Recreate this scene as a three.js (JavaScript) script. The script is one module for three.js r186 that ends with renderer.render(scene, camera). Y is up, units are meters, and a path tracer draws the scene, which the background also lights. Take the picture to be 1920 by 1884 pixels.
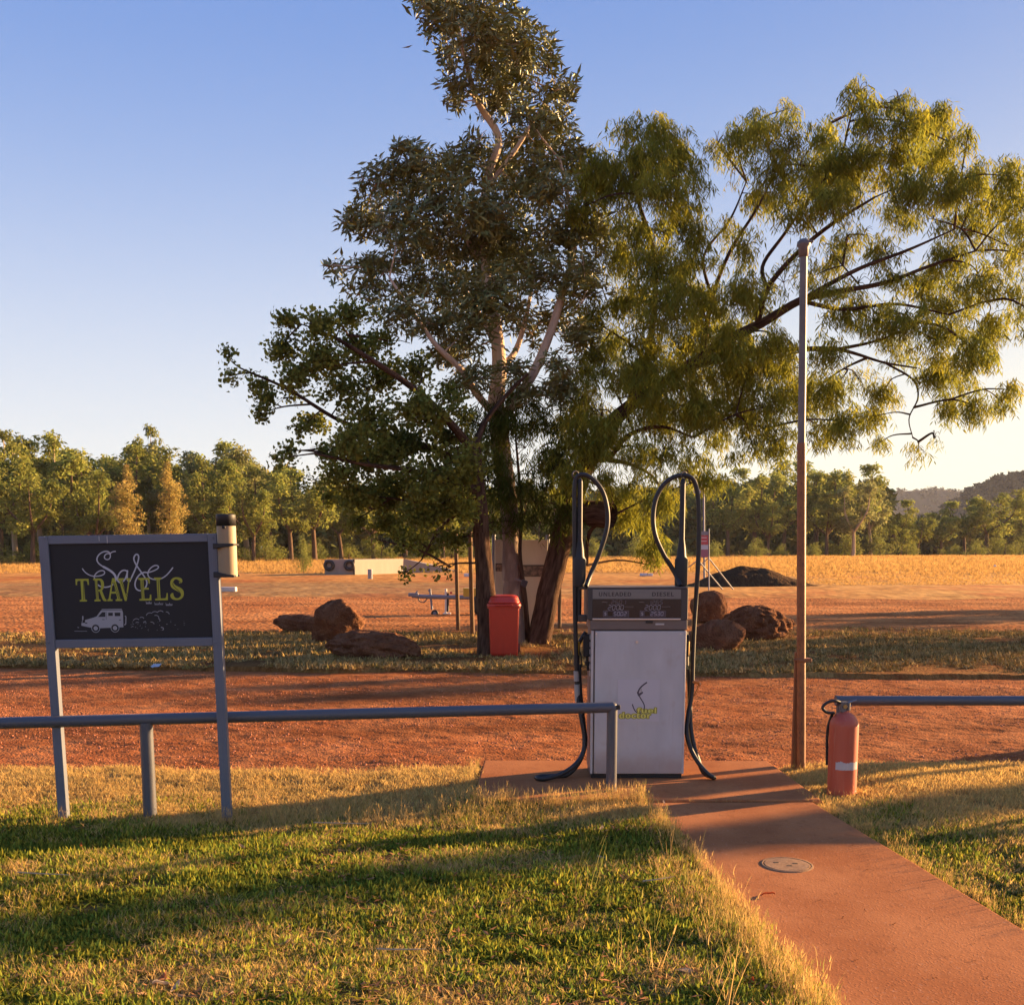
import * as THREE from 'three';
import { RoundedBoxGeometry } from 'three/addons/geometries/RoundedBoxGeometry.js';
import { mergeGeometries, mergeVertices, toCreasedNormals } from 'three/addons/utils/BufferGeometryUtils.js';

// ---------------------------------------------------------------- camera
const V = (x, y, z) => new THREE.Vector3(x, y, z);
const scene = new THREE.Scene();
const EYE = 1.68, FOCAL = 1970, PITCH = 7.09 * Math.PI / 180, CY = 1273;
const camera = new THREE.PerspectiveCamera(2 * Math.atan(CY / FOCAL) * 180 / Math.PI, 1920 / (2 * CY), 0.1, 6000);
camera.position.set(0, EYE, 0);
camera.rotation.set(-PITCH, 0, 0);
camera.setViewOffset(1920, 2 * CY, 0, 0, 1920, 1884);
camera.updateProjectionMatrix();

// ---------------------------------------------------------------- sky, sun, exposure
const EXPOSURE = 4.4;
const SUN_AZ = 24.5 * Math.PI / 180, SUN_EL = 10.5 * Math.PI / 180;
const SUN = V(Math.cos(SUN_AZ) * Math.cos(SUN_EL), Math.sin(SUN_EL), -Math.sin(SUN_AZ) * Math.cos(SUN_EL));
{
  const W = 1024, H = 512, data = new Float32Array(W * H * 4), d = V(0, 0, 0);
  for (let r = 0; r < H; r++) for (let c = 0; c < W; c++) {
    const up = ((r + 0.5) / H - 0.5) * Math.PI, ro = ((c + 0.5) / W - 0.5) * 2 * Math.PI;
    d.set(Math.cos(ro) * Math.cos(up), Math.sin(up), Math.sin(ro) * Math.cos(up));
    const el = Math.max(0, up) * 180 / Math.PI, mu = Math.max(0, d.dot(SUN)), o = (r * W + c) * 4;
    const g = (w) => Math.exp(-((el / w) ** 2)), warm = Math.pow(mu, 1.8) * Math.exp(-el / 10), wide = Math.pow(mu, 3) * Math.exp(-el / 28), low = Math.exp(-el / 5);
    const halo = Math.pow(mu, 40) * 2.0 + Math.pow(mu, 9) * 0.9 * Math.exp(-el / 26);
    const col = [
      0.115 + (0.75 - 0.115) * g(17) + 0.06 * low + 0.62 * warm + 0.06 * wide + halo,
      0.245 + (0.80 - 0.245) * g(18) + 0.04 * low + 0.42 * warm + 0.04 * wide + halo * 0.7,
      0.62 + (0.87 - 0.62) * g(22) - 0.10 * low - 0.07 * warm + halo * 0.3];
    for (let k = 0; k < 3; k++) data[o + k] = 1.1 * Math.max(0, col[k]) / EXPOSURE;
    data[o + 3] = 1;
  }
  const sky = new THREE.DataTexture(data, W, H, THREE.RGBAFormat, THREE.FloatType);
  sky.mapping = THREE.EquirectangularReflectionMapping;
  sky.magFilter = sky.minFilter = THREE.LinearFilter;
  sky.needsUpdate = true;
  scene.background = sky; scene.environment = sky;
}
const sun = new THREE.DirectionalLight(new THREE.Color().setRGB(1, 0.62, 0.29), 5);
sun.position.copy(SUN).multiplyScalar(120).add(V(0, 0, -15));
sun.target.position.set(0, 0, -15);
sun.castShadow = true; sun.shadow.mapSize.set(4096, 4096);
Object.assign(sun.shadow.camera, { left: -60, right: 60, top: 30, bottom: -30, near: 1, far: 320 });
scene.add(sun, sun.target);
const renderer = new THREE.WebGLRenderer({ antialias: true });
renderer.setSize(1024, 1004);
renderer.shadowMap.enabled = true;
renderer.toneMapping = THREE.LinearToneMapping;
renderer.toneMappingExposure = EXPOSURE;

// ---------------------------------------------------------------- helpers
function rng(seed) { let s = seed >>> 0; return () => { s = (s + 0x6d2b79f5) | 0; let t = Math.imul(s ^ (s >>> 15), 1 | s); t = (t + Math.imul(t ^ (t >>> 7), 61 | t)) ^ t; return ((t ^ (t >>> 14)) >>> 0) / 4294967296; }; }
const lerp = (a, b, t) => a + (b - a) * t, clamp = (x, a = 0, b = 1) => Math.min(b, Math.max(a, x)), sstep = (a, b, x) => { const t = clamp((x - a) / (b - a)); return t * t * (3 - 2 * t); };
const hash = (x, y, z, s = 0) => { let h = Math.imul(x, 374761393) ^ Math.imul(y, 668265263) ^ Math.imul(z, 2147483647) ^ Math.imul(s + 1, 1274126177); h = Math.imul(h ^ (h >>> 13), 1274126177); h ^= h >>> 16; return (h >>> 0) / 4294967296; };
const fade = (t) => t * t * (3 - 2 * t);
function vn3(x, y, z, s = 0) {
  const X = Math.floor(x), Y = Math.floor(y), Z = Math.floor(z), a = fade(x - X), b = fade(y - Y), c = fade(z - Z);
  const q = (i, j, k) => hash(X + i, Y + j, Z + k, s);
  return lerp(lerp(lerp(q(0, 0, 0), q(1, 0, 0), a), lerp(q(0, 1, 0), q(1, 1, 0), a), b), lerp(lerp(q(0, 0, 1), q(1, 0, 1), a), lerp(q(0, 1, 1), q(1, 1, 1), a), b), c);
}
function vn2(x, y, s = 0, p = 0) {
  const X = Math.floor(x), Y = Math.floor(y), a = fade(x - X), b = fade(y - Y), m = (n) => p ? ((n % p) + p) % p : n;
  const q = (i, j) => hash(m(X + i), m(Y + j), 7, s);
  return lerp(lerp(q(0, 0), q(1, 0), a), lerp(q(0, 1), q(1, 1), a), b);
}
const fbm2 = (x, y, o = 4, s = 0, p = 0) => { let v = 0, a = 0.5, n = 0; for (let i = 0; i < o; i++) { v += a * vn2(x, y, s + i, p); n += a; x *= 2; y *= 2; p *= 2; a *= 0.5; } return v / n; };
const fbm3 = (x, y, z, o = 4, s = 0) => { let v = 0, a = 0.5, n = 0; for (let i = 0; i < o; i++) { v += a * vn3(x, y, z, s + i); n += a; x *= 2; y *= 2; z *= 2; a *= 0.5; } return v / n; };

// the point that lies forward distance d away along the sight line through photo position (px, py); and where that line meets the ground
const CP = Math.cos(PITCH), SP = Math.sin(PITCH);
function at(px, py, d) { const u = (px - 960) / FOCAL, v = (CY - py) / FOCAL, f = CP + v * SP, t = d / f; return V(u * t, EYE + (v * CP - SP) * t, -d); }
function gnd(px, py, y = 0) { const u = (px - 960) / FOCAL, v = (CY - py) / FOCAL, t = (y - EYE) / (v * CP - SP); return V(u * t, y, -(CP + v * SP) * t); }

const taken = new Map();
function numbered(name) { const n = taken.get(name) ?? 0; taken.set(name, n + 1); return n ? name + '_' + String(n).padStart(3, '0') : name; }
function shade(o) { o.castShadow = o.receiveShadow = true; return o; }
function thing(name, label, category, pos = V(0, 0, 0), group) {
  const g = new THREE.Group(); g.name = numbered(name); g.position.copy(pos); g.userData = { label, category }; if (group) g.userData.group = group; scene.add(g); return g;
}
function tag(o, label, category, group) { o.userData.label = label; o.userData.category = category; if (group) o.userData.group = group; return o; }
function obj(name, geos, mat, parent = scene, pos) {
  const list = Array.isArray(geos) ? geos : [geos];
  const g = list.length === 1 ? list[0] : mergeGeometries(list.map((q) => { const r = q.index ? q.toNonIndexed() : q.clone(); for (const k of Object.keys(r.attributes)) if (!['position', 'normal', 'uv'].includes(k)) r.deleteAttribute(k); return r; }));
  const m = shade(new THREE.Mesh(g, mat)); m.name = parent === scene ? numbered(name) : name; if (pos) m.position.copy(pos); parent.add(m); return m;
}
function struct(name, geos, mat, label) { const m = obj(name, geos, mat); m.userData.kind = 'structure'; if (label) m.userData.label = label; return m; }
const T = (g, x = 0, y = 0, z = 0, rx = 0, ry = 0, rz = 0) => { if (rx || ry || rz) g.applyMatrix4(new THREE.Matrix4().makeRotationFromEuler(new THREE.Euler(rx, ry, rz))); g.translate(x, y, z); return g; };
const rbox = (w, h, d, r = 0.004, x = 0, y = 0, z = 0, s = 2) => T(new RoundedBoxGeometry(w, h, d, s, Math.min(r, w / 2.01, h / 2.01, d / 2.01)), x, y, z);
function cyl(r0, r1, h, seg = 20, x = 0, y = 0, z = 0) { return T(new THREE.CylinderGeometry(r1, r0, h, seg), x, y, z); }
const lathe = (pts, seg = 28) => new THREE.LatheGeometry(pts.map(([r, y]) => new THREE.Vector2(r, y)), seg);
function rod(a, b, r, seg = 12) { const d = b.clone().sub(a), g = new THREE.CylinderGeometry(r, r, d.length(), seg); g.applyQuaternion(new THREE.Quaternion().setFromUnitVectors(V(0, 1, 0), d.clone().normalize())); const m = a.clone().add(b).multiplyScalar(0.5); g.translate(m.x, m.y, m.z); return g; }
function tubeOf(pts, r, n = 60, seg = 10) { return new THREE.TubeGeometry(new THREE.CatmullRomCurve3(pts, false, 'centripetal'), n, r, seg, false); }
// a limb: a smooth line with a radius at each of its points, lumpy like bark, uv in metres
function taper(pts, radii, n = 24, seg = 10, lump = 0.08, seed = 1) {
  const c = new THREE.CatmullRomCurve3(pts, false, 'centripetal'), fr = c.computeFrenetFrames(n, false), L = c.getLength();
  const pos = [], uv = [], idx = [];
  for (let i = 0; i <= n; i++) {
    const t = i / n, p = c.getPointAt(t), tt = c.getUtoTmapping(t) * (pts.length - 1), k = Math.min(pts.length - 2, Math.floor(tt)), r = lerp(radii[k], radii[k + 1], tt - k);
    for (let j = 0; j <= seg; j++) {
      const a = (j / seg) * Math.PI * 2, cs = Math.cos(a), sn = Math.sin(a);
      const q = r * (1 + lump * 2 * (fbm3(p.x * 3 + cs * 1.3, p.y * 2.2, p.z * 3 + sn * 1.3, 2, seed) - 0.5));
      pos.push(p.x + (fr.normals[i].x * cs + fr.binormals[i].x * sn) * q, p.y + (fr.normals[i].y * cs + fr.binormals[i].y * sn) * q, p.z + (fr.normals[i].z * cs + fr.binormals[i].z * sn) * q);
      uv.push(j / seg * 2 * Math.PI * Math.max(r, 0.02), t * L);
    }
  }
  for (let i = 0; i < n; i++) for (let j = 0; j < seg; j++) { const a = i * (seg + 1) + j, b = a + seg + 1; idx.push(a, a + 1, b, b, a + 1, b + 1); }
  const g = new THREE.BufferGeometry(); g.setAttribute('position', new THREE.Float32BufferAttribute(pos, 3)); g.setAttribute('uv', new THREE.Float32BufferAttribute(uv, 2)); g.setIndex(idx); g.computeVertexNormals(); return g;
}
// small-faced geometry gathered triangle by triangle
class Bag {
  constructor() { this.p = []; this.i = []; this.c = []; }
  leaf(o, dir, side, l, w, droop = 0, col) {            // a folded leaf of four faces
    const n = this.p.length / 3, up = V(0, 0, 0).crossVectors(side, dir).normalize();
    const q = (a, b, c) => this.p.push(o.x + dir.x * a + side.x * b + up.x * c, o.y + dir.y * a + side.y * b + up.y * c - droop * (a / l) ** 2, o.z + dir.z * a + side.z * b + up.z * c);
    q(0, 0, 0); q(l * 0.45, -w / 2, w * 0.18); q(l * 0.5, 0, 0); q(l * 0.45, w / 2, w * 0.18); q(l, 0, 0);
    this.i.push(n, n + 2, n + 1, n, n + 3, n + 2, n + 1, n + 2, n + 4, n + 2, n + 3, n + 4);
    if (col) for (let k = 0; k < 5; k++) this.c.push(...col);
  }
  blade(o, dir, side, l, w, bend, seg = 3) {            // a grass blade that narrows to its tip
    const n = this.p.length / 3;
    for (let k = 0; k <= seg; k++) {
      const t = k / seg, ww = w * (1 - t * t * 0.92) / 2, b = bend * t * t;
      const cx = o.x + dir.x * l * t + side.z * b, cy = o.y + dir.y * l * t - Math.abs(bend) * 0.35 * t * t, cz = o.z + dir.z * l * t - side.x * b;
      this.p.push(cx - side.x * ww, cy, cz - side.z * ww, cx + side.x * ww, cy, cz + side.z * ww);
      if (k) { const a = n + (k - 1) * 2; this.i.push(a, a + 1, a + 2, a + 1, a + 3, a + 2); }
    }
  }
  geo() {
    const g = new THREE.BufferGeometry(); g.setAttribute('position', new THREE.Float32BufferAttribute(this.p, 3));
    if (this.c.length) g.setAttribute('color', new THREE.Float32BufferAttribute(this.c, 3));
    g.setIndex(this.i); g.computeVertexNormals(); return g;
  }
}
const dirOf = (R) => { const z = R() * 2 - 1, a = R() * 6.2832, s = Math.sqrt(1 - z * z); return V(s * Math.cos(a), z, s * Math.sin(a)); };
const perp = (d, R) => { const q = dirOf(R).cross(d); return q.lengthSq() < 1e-4 ? V(1, 0, 0) : q.normalize(); };
function instanced(name, geo, mat, list, parent = scene, cast = true) {   // list of [position, quaternion, scale, colour]
  const m = new THREE.InstancedMesh(geo, mat, list.length), M = new THREE.Matrix4(), s = V(0, 0, 0);
  list.forEach(([p, q, k, c], i) => { if (k.isVector3) s.copy(k); else s.setScalar(k); m.setMatrixAt(i, M.compose(p, q, s)); if (c) m.setColorAt(i, c); });
  m.castShadow = cast; m.receiveShadow = true; m.name = parent === scene ? numbered(name) : name; m.userData.kind = 'stuff'; parent.add(m); return m;
}
const RGB = (r, g, b) => new THREE.Color().setRGB(r, g, b);

// ---------------------------------------------------------------- textures and materials
function tex(size, fn, srgb = true, rx = 1, ry = rx) {
  const h = Array.isArray(size) ? size : [size, size], d = new Uint8Array(h[0] * h[1] * 4), enc = (x) => Math.round(255 * clamp(srgb ? (x <= 0.0031308 ? 12.92 * x : 1.055 * Math.pow(x, 1 / 2.4) - 0.055) : x));
  for (let y = 0; y < h[1]; y++) for (let x = 0; x < h[0]; x++) { const c = fn(x / h[0], y / h[1]), o = (y * h[0] + x) * 4; if (c.length) { d[o] = enc(c[0]); d[o + 1] = enc(c[1]); d[o + 2] = enc(c[2]); } else d[o] = d[o + 1] = d[o + 2] = enc(c); d[o + 3] = 255; }
  const t = new THREE.DataTexture(d, h[0], h[1]); t.wrapS = t.wrapT = THREE.RepeatWrapping; t.magFilter = THREE.LinearFilter; t.minFilter = THREE.LinearMipmapLinearFilter; t.generateMipmaps = true; if (srgb) t.colorSpace = THREE.SRGBColorSpace; t.repeat.set(rx, ry); t.needsUpdate = true; return t;
}
class Num { constructor(v) { this.v = v; } }
const grey = (fn) => (u, v) => { const x = fn(u, v); return [x, x, x]; };
const mixc = (a, b, t) => [lerp(a[0], b[0], t), lerp(a[1], b[1], t), lerp(a[2], b[2], t)];
function canvasTex(w, h, draw) { const c = document.createElement('canvas'); c.width = w; c.height = h; const x = c.getContext('2d'); draw(x, w, h); const t = new THREE.CanvasTexture(c); t.colorSpace = THREE.SRGBColorSpace; return t; }
const std = (o) => new THREE.MeshStandardMaterial(o), earth = (o) => new THREE.MeshPhysicalMaterial({ specularIntensity: 0.06, ...o });
const phys = (o) => new THREE.MeshPhysicalMaterial(o);

const bumpFine = tex(512, grey((u, v) => fbm2(u * 32, v * 32, 4, 3, 32)), false);
const bumpGrit = tex(512, grey((u, v) => { const a = fbm2(u * 64, v * 64, 3, 11, 64), b = vn2(u * 96, v * 96, 5, 96); return clamp(a * 0.6 + (b > 0.72 ? 0.5 : 0) * b); }), false);
const rep = (t, r, ry = r) => { const c = t.clone(); c.repeat.set(r, ry); c.needsUpdate = true; return c; };
// red laterite: clay with paler and darker grit
const dirtTex = tex(768, (u, v) => {
  const a = fbm2(u * 8, v * 8, 5, 21, 8), b = fbm2(u * 64, v * 64, 3, 31, 64), c = vn2(u * 190, v * 190, 41, 190), d = vn2(u * 260, v * 260, 43, 260);
  let q = mixc([0.33, 0.108, 0.038], [0.49, 0.19, 0.072], clamp((a - 0.3) * 1.8)); q = mixc(q, [0.19, 0.058, 0.022], clamp((0.45 - b) * 2.2));
  if (c > 0.86) q = mixc(q, [0.54, 0.25, 0.10], 0.5); if (d > 0.9) q = mixc(q, [0.15, 0.07, 0.045], 0.6); return q;
});
const strawTex = tex(512, (u, v) => {
  const a = fbm2(u * 6, v * 6, 4, 51, 6), b = fbm2(u * 90, v * 34, 3, 61, 1e9), c = fbm2(u * 24, v * 24, 3, 65, 24);
  let q = mixc([0.27, 0.155, 0.055], [0.46, 0.30, 0.115], clamp(b * 1.5 - 0.2)); q = mixc(q, [0.30, 0.105, 0.045], clamp((a - 0.5) * 2.4)); return mixc(q, [0.13, 0.085, 0.035], clamp((0.42 - c) * 2));
});
const pathTex = tex(512, (u, v) => {
  const a = fbm2(u * 5, v * 5, 5, 71, 5), b = vn2(u * 240, v * 240, 73, 240), c = fbm2(u * 40, v * 40, 3, 75, 40);
  let q = mixc([0.33, 0.12, 0.046], [0.43, 0.175, 0.07], clamp(a * 1.8 - 0.4)); q = mixc(q, [0.23, 0.085, 0.036], clamp((0.4 - c) * 1.6)); if (b > 0.9) q = mixc(q, [0.5, 0.27, 0.17], 0.5); if (b < 0.06) q = mixc(q, [0.16, 0.07, 0.045], 0.6); return q;
});
const soilTex = tex(512, (u, v) => { const a = fbm2(u * 10, v * 10, 4, 81, 10), b = fbm2(u * 60, v * 60, 3, 83, 60); return mixc(mixc([0.10, 0.06, 0.028], [0.2, 0.13, 0.055], a), [0.24, 0.19, 0.075], clamp((b - 0.5) * 2)); });
const rustTex = tex(512, (u, v) => { const a = fbm2(u * 6, v * 12, 5, 91, 1e9), b = fbm2(u * 40, v * 40, 3, 93, 40); return mixc(mixc([0.20, 0.066, 0.02], [0.33, 0.125, 0.036], a), [0.1, 0.035, 0.02], clamp((0.42 - b) * 3)); });
const barkDarkTex = tex(512, (u, v) => { const a = fbm2(u * 26, v * 6, 4, 101, 1e9), b = fbm2(u * 8, v * 8, 3, 103, 8); return mixc([0.045, 0.025, 0.016], [0.15, 0.09, 0.06], clamp(a * 1.4 - 0.25 + (b - 0.5) * 0.4)); });
const barkPaleTex = tex(512, (u, v) => { const a = fbm2(u * 7, v * 4, 4, 111, 1e9), b = fbm2(u * 30, v * 9, 3, 113, 1e9); return mixc(mixc([0.5, 0.36, 0.25], [0.68, 0.55, 0.43], a), [0.2, 0.11, 0.07], clamp((a - 0.52) * 4) * 0.8 * b + clamp((0.36 - b) * 3) * 0.6); });
const rockTex = tex(512, (u, v) => { const a = fbm2(u * 5, v * 5, 5, 121, 5), b = fbm2(u * 34, v * 34, 3, 123, 34); return mixc(mixc([0.12, 0.05, 0.026], [0.22, 0.11, 0.062], clamp(a * 1.7 - 0.35)), [0.06, 0.03, 0.02], clamp((0.42 - b) * 2.4)); });
const grimeTex = tex(512, (u, v) => { const a = fbm2(u * 7, v * 4, 4, 131, 1e9), b = fbm2(u * 60, v * 60, 2, 133, 60), k = 0.86 + 0.14 * a - 0.05 * clamp((0.4 - b) * 3); return [k, k * 0.985, k * 0.97]; });

const M = {
  road: earth({ map: rep(dirtTex, 0.42), bumpMap: rep(bumpGrit, 0.9), bumpScale: 0.012, roughness: 0.96, vertexColors: true }),
  farDirt: earth({ map: rep(dirtTex, 0.1), bumpMap: rep(bumpGrit, 0.2), bumpScale: 0.05, roughness: 0.97, vertexColors: true }),
  straw: earth({ map: rep(strawTex, 0.5), bumpMap: rep(bumpFine, 1.2), bumpScale: 0.02, roughness: 0.95, vertexColors: true }),
  field: earth({ map: rep(strawTex, 0.045), bumpMap: rep(bumpFine, 0.12), bumpScale: 0.035, roughness: 0.95, vertexColors: true }),
  soil: earth({ map: rep(soilTex, 0.9), bumpMap: rep(bumpFine, 1.4), bumpScale: 0.015, roughness: 0.96, vertexColors: true }),
  path: earth({ map: rep(pathTex, 0.55), bumpMap: rep(bumpGrit, 1.6), bumpScale: 0.0011, roughness: 0.9 }),
  lid: earth({ map: rep(tex(256, (u, v) => { const a = fbm2(u * 8, v * 8, 4, 141, 8); return mixc([0.27, 0.16, 0.09], [0.4, 0.26, 0.16], a); }), 3), bumpMap: rep(bumpGrit, 6), bumpScale: 0.002, roughness: 0.9 }),
  hollow: std({ color: RGB(0.012, 0.01, 0.009), roughness: 0.95 }),
  rust: std({ map: rep(rustTex, 3, 1.5), roughness: 0.5, metalness: 0, bumpMap: rep(bumpFine, 6), bumpScale: 0.0006 }),
  steel: std({ map: rep(tex(256, (u, v) => { const a = fbm2(u * 6, v * 10, 4, 151, 1e9); return mixc([0.12, 0.10, 0.09], [0.19, 0.165, 0.15], a); }), 2, 1), roughness: 0.55, metalness: 0.35 }),
  rail: std({ map: rep(tex(512, (u, v) => { const a = fbm2(u * 5, v * 5, 4, 161, 5), b = vn2(u * 120, v * 120, 163, 120), c = fbm2(u * 40, v * 10, 3, 165, 1e9); let q = mixc([0.065, 0.07, 0.085], [0.10, 0.105, 0.12], a); if (b > 0.955) q = [0.2, 0.19, 0.18]; return mixc(q, [0.16, 0.085, 0.05], clamp((c - 0.66) * 3)); }), 3, 1), roughness: 0.42, metalness: 0, bumpMap: rep(bumpFine, 8), bumpScale: 0.0004 }),
  signFrame: std({ map: rep(tex(256, (u, v) => { const a = fbm2(u * 6, v * 6, 4, 171, 6), b = vn2(u * 70, v * 70, 173, 70); return mixc([0.10, 0.115, 0.15], [0.145, 0.16, 0.195], a + (b > 0.95 ? 0.6 : 0)); }), 2), roughness: 0.45, metalness: 0 }),
  black: std({ color: RGB(0.012, 0.012, 0.014), roughness: 0.55 }),
  rubber: std({ map: rep(grimeTex, 3), color: RGB(0.02, 0.017, 0.016), roughness: 0.52 }),
  hoseTape: std({ color: RGB(0.34, 0.31, 0.28), roughness: 0.7 }),
  cabinet: std({ map: rep(grimeTex, 2), color: RGB(0.17, 0.135, 0.12), roughness: 0.5, metalness: 0.25 }),
  headGrey: std({ map: rep(grimeTex, 2), color: RGB(0.062, 0.052, 0.048), roughness: 0.5 }),
  white: std({ map: rep(grimeTex, 1.4), color: RGB(0.62, 0.595, 0.6), roughness: 0.42 }),
  panel: std({ map: tex(512, (u, v) => { const a = fbm2(u * 7, v * 5, 4, 135, 1e9), d = fbm2(u * 9, v * 14, 4, 137, 1e9), run = fbm2(u * 60, v * 2.5, 3, 139, 1e9), dust = clamp(sstep(0.22, 0.0, v + 0.16 * (d - 0.5)) * 0.5 + clamp((d - 0.66) * 3) * 0.25 + clamp((run - 0.68) * 3) * 0.2); const k = 0.44 + 0.1 * a; return mixc([k, k * 0.95, k * 0.93], [0.36, 0.2, 0.12], dust); }), roughness: 0.45 }),
  chrome: std({ color: RGB(0.6, 0.57, 0.54), roughness: 0.3, metalness: 0.9 }),
  yellow: std({ color: RGB(0.5, 0.31, 0.03), roughness: 0.5 }),
  amber: phys({ color: RGB(0.75, 0.28, 0.05), roughness: 0.4, transmission: 0.3, thickness: 0 }),
  brass: std({ color: RGB(0.42, 0.27, 0.11), roughness: 0.4, metalness: 0.8 }),
  binRed: std({ map: rep(grimeTex, 1.2), color: RGB(0.58, 0.045, 0.02), roughness: 0.38, bumpMap: rep(bumpFine, 3), bumpScale: 0.0006 }),
  extRed: std({ map: rep(tex(256, (u, v) => { const a = fbm2(u * 5, v * 5, 4, 181, 5), b = fbm2(u * 26, v * 26, 3, 183, 26); return mixc(mixc([0.44, 0.06, 0.025], [0.50, 0.11, 0.055], a), [0.46, 0.17, 0.10], clamp((b - 0.6) * 2)); }), 2), roughness: 0.5 }),
  label: std({ map: rep(grimeTex, 8), color: RGB(0.55, 0.5, 0.47), roughness: 0.7 }),
  cream: phys({ color: RGB(0.5, 0.38, 0.22), roughness: 0.6, transmission: 0.45, thickness: 0, side: THREE.DoubleSide }),
  barkDark: earth({ map: rep(barkDarkTex, 1.6, 1), bumpMap: rep(bumpFine, 5, 1.6), bumpScale: 0.02, roughness: 0.95 }),
  barkPale: earth({ map: rep(barkPaleTex, 1.3, 0.8), bumpMap: rep(bumpFine, 2.5, 1.2), bumpScale: 0.012, roughness: 0.85 }),
  barkMid: std({ map: rep(tex(512, (u, v) => { const a = fbm2(u * 14, v * 5, 4, 117, 1e9), b = fbm2(u * 5, v * 3, 3, 119, 1e9); return mixc(mixc([0.13, 0.085, 0.06], [0.3, 0.21, 0.15], a), [0.42, 0.31, 0.22], clamp((b - 0.52) * 5)); }), 1.3, 0.8), bumpMap: rep(bumpFine, 3, 1.2), bumpScale: 0.02, roughness: 0.95 }),
  barkFar: earth({ color: RGB(0.12, 0.08, 0.055), roughness: 0.95 }),
  barkFarPale: earth({ color: RGB(0.42, 0.32, 0.22), roughness: 0.9 }),
  rock: earth({ map: rep(rockTex, 1.4), bumpMap: rep(bumpFine, 2), bumpScale: 0.03, roughness: 0.93, vertexColors: true }),
  concrete: earth({ map: rep(grimeTex, 0.5), color: RGB(0.3, 0.26, 0.225), roughness: 0.9 }),
  blockGrey: earth({ color: RGB(0.3, 0.28, 0.27), roughness: 0.9 }),
  galv: std({ color: RGB(0.2, 0.2, 0.23), roughness: 0.6, metalness: 0.1 }),
  postGrey: std({ map: rep(rustTex, 1), color: RGB(0.55, 0.75, 0.9), roughness: 0.8 }),
  mound: earth({ map: rep(soilTex, 0.3), color: RGB(0.42, 0.36, 0.42), bumpMap: rep(bumpFine, 0.6), bumpScale: 0.08, roughness: 0.97 }),
  hill: earth({ map: rep(tex(512, (u, v) => { const a = fbm2(u * 16, v * 16, 4, 191, 16); return mixc([0.07, 0.05, 0.028], [0.18, 0.12, 0.065], a); }), 0.01), roughness: 1 }),
};
const leafMat = (r, g, b, tr = 0.38) => phys({ color: RGB(r, g, b), roughness: 0.98, transmission: tr, thickness: 0, side: THREE.DoubleSide, specularIntensity: 0 });
M.leafBroad = std({ color: RGB(0.145, 0.165, 0.052), roughness: 0.5, side: THREE.DoubleSide });
M.leafRound = leafMat(0.19, 0.21, 0.058, 0.42);
M.leafWeep = leafMat(0.265, 0.275, 0.052, 0.48);
M.grass = leafMat(0.29, 0.28, 0.052, 0.45);
M.dry = leafMat(0.6, 0.43, 0.18, 0.45);
M.dryFar = earth({ color: RGB(0.82, 0.6, 0.27), roughness: 1, side: THREE.DoubleSide, specularIntensity: 0 });
M.litter = leafMat(0.32, 0.17, 0.08, 0.25);
const ORD = ['first', 'second', 'third', 'fourth', 'fifth', 'sixth', 'seventh', 'eighth', 'ninth', 'tenth', 'eleventh', 'twelfth', 'thirteenth', 'fourteenth', 'fifteenth', 'sixteenth', 'seventeenth', 'eighteenth', 'nineteenth', 'twentieth', 'twenty-first', 'twenty-second', 'twenty-third', 'twenty-fourth', 'twenty-fifth', 'twenty-sixth', 'twenty-seventh', 'twenty-eighth', 'twenty-ninth', 'thirtieth'];
// trees and posts beyond the right edge of the picture: kind, x, z, height, width
const OUTSIDE = [['bush', 30, -34.2, 8, 1.1, 'gum tree behind the broad one beyond the right edge of the photo'], ['bush', 28, -26.8, 7.6, 0.8, 'broad gum tree farthest right beyond the edge of the photo'], ['tall', 24, -16.2, 6.8, 0.24, 'slim gum tree beyond the right edge of the photo']];
const OUTSIDE_POSTS = [[9, -10.58, 0.2, 1.65, 'thick timber post just beyond the right edge of the photo'], [9.5, -10.4, 0.05, 2.7, 'thin post beyond the right edge of the photo, beside the thick one'], [10.5, -10.15, 0.075, 2.8, 'thin post nearest the viewer beyond the right edge of the photo']];
// ---------------------------------------------------------------- the ground: one sheet to the horizon, and the surfaces laid on it
const wob = (x, s, a, f) => a * 2 * (fbm2(x * f + 100, s * 7.3, 3, s) - 0.5);
function xs(fine, step, max, grow = 1.25) { const r = [0]; let x = 0, s = step; while (x < max) { if (x >= fine) s *= grow; x += s; r.push(Math.min(x, max)); } return [...r.slice(1).reverse().map((q) => -q), ...r]; }
function sheet(name, mat, X, near, far, nz, y, col, label) {            // near(x) and far(x): distances in front of the viewer
  const pos = [], uv = [], cs = [], idx = [];
  for (let j = 0; j <= nz; j++) for (const x of X) {
    const d = lerp(near(x), far(x), Math.pow(j / nz, 1.25)), e = Math.min(1, Math.min(j, nz - j) / 2), c = col(x, d);
    pos.push(x, y(x, d, e), -d); uv.push(x, -d); cs.push(...c);
  }
  const n = X.length; for (let j = 0; j < nz; j++) for (let i = 0; i < n - 1; i++) { const a = j * n + i; idx.push(a, a + 1, a + n, a + 1, a + n + 1, a + n); }
  const g = new THREE.BufferGeometry(); g.setAttribute('position', new THREE.Float32BufferAttribute(pos, 3)); g.setAttribute('uv', new THREE.Float32BufferAttribute(uv, 2)); g.setAttribute('color', new THREE.Float32BufferAttribute(cs, 3)); g.setIndex(idx); g.computeVertexNormals();
  return struct(name, g, mat, label);
}
const tone = (x, d, f, s, lo, hi, o = 3) => lerp(lo, hi, clamp(fbm2(x * f + 50, d * f + 50, o, s) * 1.7 - 0.35));
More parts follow.
